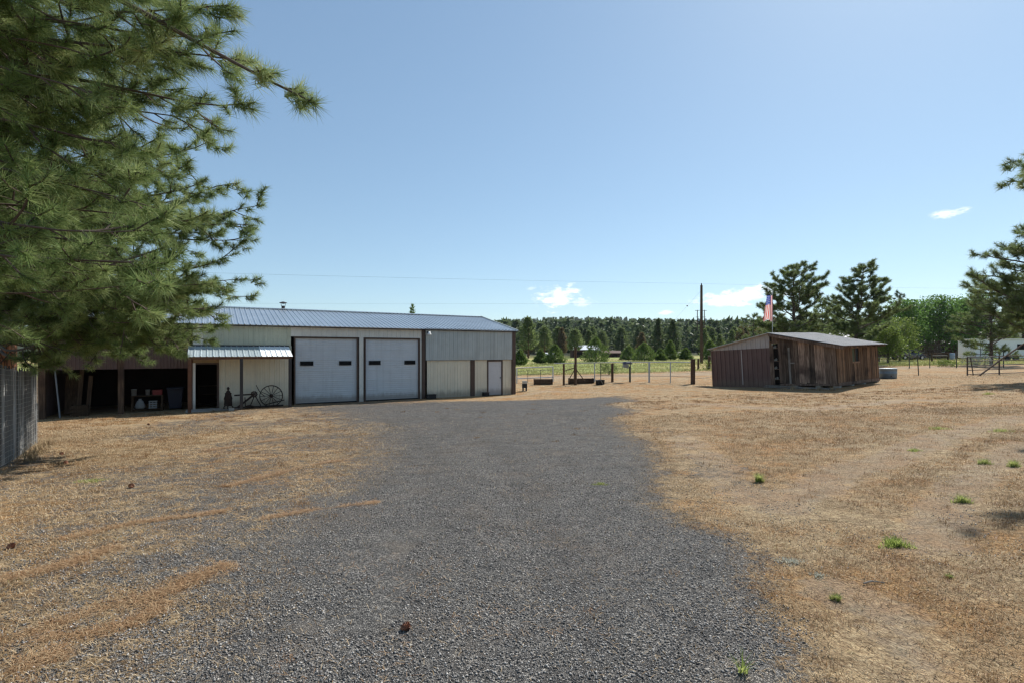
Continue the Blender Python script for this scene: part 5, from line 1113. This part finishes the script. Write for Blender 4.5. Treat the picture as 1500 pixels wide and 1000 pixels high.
# ---- junipers in the field
def juniper(label,px,Y,top,wid,seed,group=None,mat='juniper',leaf=.16,n=2600):
    q=foot(px,Y); H=EYE+(HY-top)/FPX*Y-q.z; t=thing('juniper_tree',label,'juniper',q,0,group); rng=np.random.default_rng(seed)
    m=MB(); m.tube([(0,0,-.3),(0,0,H*.8)],[.03*H,.01*H],8); m.build('trunk',MT['bark_grey'],t)
    f=rng.random(n)**1.35; a=rng.random(n)*6.283; lob=1+.22*np.sin(a*3+f*9+seed)+.15*np.sin(a*5-f*14)
    prof=wid*(1-f)**.75*(.62+.38*np.minimum(1,f*5))*lob; rr=prof*np.sqrt(rng.random(n))**.55
    P=np.stack([np.cos(a)*rr,np.sin(a)*rr,H*(.04+.96*f)],1)
    d=norm(np.stack([np.cos(a)*.6,np.sin(a)*.6,.9+0*a],1)+rng.normal(size=(n,3))*.45); u=norm(np.cross(d,rng.normal(size=(n,3)))); L=leaf*(.7+1.0*rng.random(n))[:,None]
    V=np.stack([P-u*L*.28,P+u*L*.28,P+d*L*1.5],1).reshape(-1,3)
    np_mesh('crown',V,np.arange(n*3).reshape(-1,3),MT[mat],t,{'tone':np.repeat(np.clip(.35+.3*np.sin(a*4+f*11)+rng.normal(size=n)*.15,0,1),3)}); return t
juniper('bright cone shaped juniper left of the tall brace post',813,74,506,1.75,71)
juniper('thin young juniper left of the bright cone juniper',792,76,513,1.1,72)
juniper('widest round juniper before the far barn roof',873,76,495,2.4,73)
juniper('dark broad juniper right of the post box',944,80,503,2.1,74)
juniper('olive juniper left of the dark broad one',921,86,508,1.8,75)
juniper('pointed juniper behind the middle of the pipe fence',982,84,500,1.3,76)
juniper('small juniper in front of the tall dark conifer pair',967,82,512,1.2,77)
juniper('juniper left of the tall utility pole',1004,84,511,1.3,78)
juniper('bright juniper right of the tall utility pole',1040,80,500,1.6,79)
juniper('small yellowish juniper right beside the barn corner',762,70,513,1.1,80)
juniper('thin juniper tip rising behind the barn ridge',604,66,447,1.1,81,n=900,leaf=.2)
# ---- tree line beyond the field, single trees
FARV=[]
def far_mesh(seed,H,wid,n,mat,pw,lo,leaf): # one tree crown of small needle sprays
    rng=np.random.default_rng(seed); f=rng.random(n); a=rng.random(n)*6.283
    prof=wid*(1-f)**pw*(.5+.5*np.minimum(1,f*4))*(1+.3*np.sin(a*3+f*13+seed)); rr=prof*(.2+.8*rng.random(n)**.6)
    P=np.stack([np.cos(a)*rr,np.sin(a)*rr,H*(lo+(1-lo)*f)],1)+rng.normal(size=(n,3))*.012*H
    d=norm(np.stack([np.cos(a),np.sin(a),.5+0*a],1)+rng.normal(size=(n,3))*.6); u=norm(np.cross(d,rng.normal(size=(n,3)))); L=leaf*(.6+.8*rng.random(n))[:,None]
    V=np.stack([P-u*L*.4,P+u*L*.4,P+d*L*1.4],1).reshape(-1,3)
    return V,np.repeat(np.clip(.4+.3*np.sin(a*3+f*17+seed)+rng.normal(size=n)*.15,0,1),3)
def far_proto(seed,H,wid,pw,lo,mat,n=1500,leaf=.42):
    t=thing('conifer_tree','x','conifer'); V,tn=far_mesh(seed,H,wid,n,mat,pw,lo,leaf)
    m=MB(); m.tube([(0,0,-.5),(0,0,H*.9)],[.022*H,.006*H],7); m.build('trunk',MT['bark_red'],t); np_mesh('crown',V,np.arange(len(V)).reshape(-1,3),MT[mat],t,{'tone':tn}); return t
protos=[far_proto(101,9,2.1,.8,.12,'needles_far'),far_proto(102,9,2.5,.6,.22,'needles_mid'),far_proto(103,9,1.7,.95,.08,'needles_far'),far_proto(104,9,2.4,.55,.3,'needles_mid'),far_proto(105,9,2.2,.75,.15,'needles_dry')]
used=[False]*5
def conifer(label,px,Y,top,kind,group=None,ws=1.0):
    q=foot(px,Y); H=EYE+(HY-top)/FPX*Y-q.z
    if used[kind]: t=copy_tree(protos[kind])
    else: t=protos[kind]; used[kind]=True
    t.location=q; s_=H/9; t.scale=(s_*ws,s_*ws,s_); t.rotation_euler=(0,0,(px*1.7)%6.28); tag(t,label,'conifer',group)
    if not group and 'group' in t: del t['group']
conifer('tallest conifer of the tree line standing right of the barn corner',774,120,466,1,ws=1.0)
conifer('olive conifer second from the barn in the tree line',798,130,480,3)
conifer('tall dark pointed conifer left of the pair near the pole',964,118,468,2,ws=1.1)
conifer('tall dark round conifer right of the pointed one',986,116,470,0,ws=1.1)
conifer('brownish drying conifer behind the olive juniper',940,120,488,4,ws=1.1)
conifer('dark broad conifer directly behind the tall brace post',842,118,484,3,ws=1.2)
conifer('yellowish conifer right behind the small flag side pine',1085,110,480,4)
rl=random.Random(9); GL='conifers of the tree line beyond the field'
for i in range(58):
    px=rl.uniform(762,1135); Y=rl.uniform(134,178); top=rl.uniform(479,494)
    conifer('dark green conifer in the tree line across the field',px,Y,top,rl.choice((0,0,1,1,2,3,3,4) if rl.random()<.6 else (0,1,2,3)),GL,rl.uniform(.85,1.2))
for i,(px,Y,top) in enumerate([(1150,120,486),(1190,125,485),(1225,118,480),(1265,122,476),(1290,120,470),(1440,115,455),(1475,118,450),(1520,112,440),(1350,125,462)]):
    conifer('dark green conifer far behind the shed and the house',px,Y,top,i%4,'conifers behind the house',1.1)
# the wooded slopes behind, one mass
def wood_mass():
    rng=np.random.default_rng(77); Vs=[];Ts=[]
    vars_=[far_mesh(200+i,1.0,.22+.03*(i%3),170,None,(.8,.6,.9,.7)[i%4],.06,.10) for i in range(8)]
    n=3400; Y=175+900*rng.random(n)**.95; k=-.12+.95*rng.random(n); X=k*Y; H=(5.0+7.5*rng.random(n)**1.3); Z=G(X,Y)
    for i in range(n):
        V,t=vars_[i%8]; Vs.append(V*np.array([H[i]*1.25,H[i]*1.25,H[i]])+np.array([X[i],Y[i],Z[i]-.4])); Ts.append(np.clip(t+rng.normal()*.24,0,1))
    V=np.concatenate(Vs); o=np_mesh('wooded_hill_forest',V,np.arange(len(V)).reshape(-1,3),MT['needles_far'],None,{'tone':np.concatenate(Ts)})
    tag(o,'distant conifer forest covering the low hills','forest',kind='stuff')
wood_mass()
# tall field grass
def field_grass():
    rng=np.random.default_rng(5); n=60000; y=47+50*rng.random(n)**1.4; x=y*(-.05+1.15*rng.random(n)); P=np.stack([x,y],1); P=P[(P[:,1]-.06*P[:,0]>46.5)]
    dn=vnoise(P,.35,6); P=P[rng.random(len(P))<.25+.75*dn]; n=len(P); h=(.12+.22*rng.random(n)*vnoise(P,.2,11))
    a=rng.random(n)*6.28; sd=np.stack([np.cos(a),np.sin(a),0*a],1)*.035; b=np.stack([P[:,0],P[:,1],G(P[:,0],P[:,1])-.02],1)
    tip=b+np.stack([rng.normal(size=n)*.08,rng.normal(size=n)*.08,h],1); V=np.stack([b-sd,b+sd,tip],1).reshape(-1,3)
    o=np_mesh('field_grass',V,np.arange(n*3).reshape(-1,3),foliage('field_blade',(.13,.15,.045),(.24,.26,.08),(.42,.38,.17),.35),None,{'tone':np.repeat(np.clip(vnoise(P,.12,3)*.8+.2*rng.random(n),0,1),3)})
    tag(o,'tall yellow green grass of the field beyond the lane','field grass',kind='stuff')
field_grass()
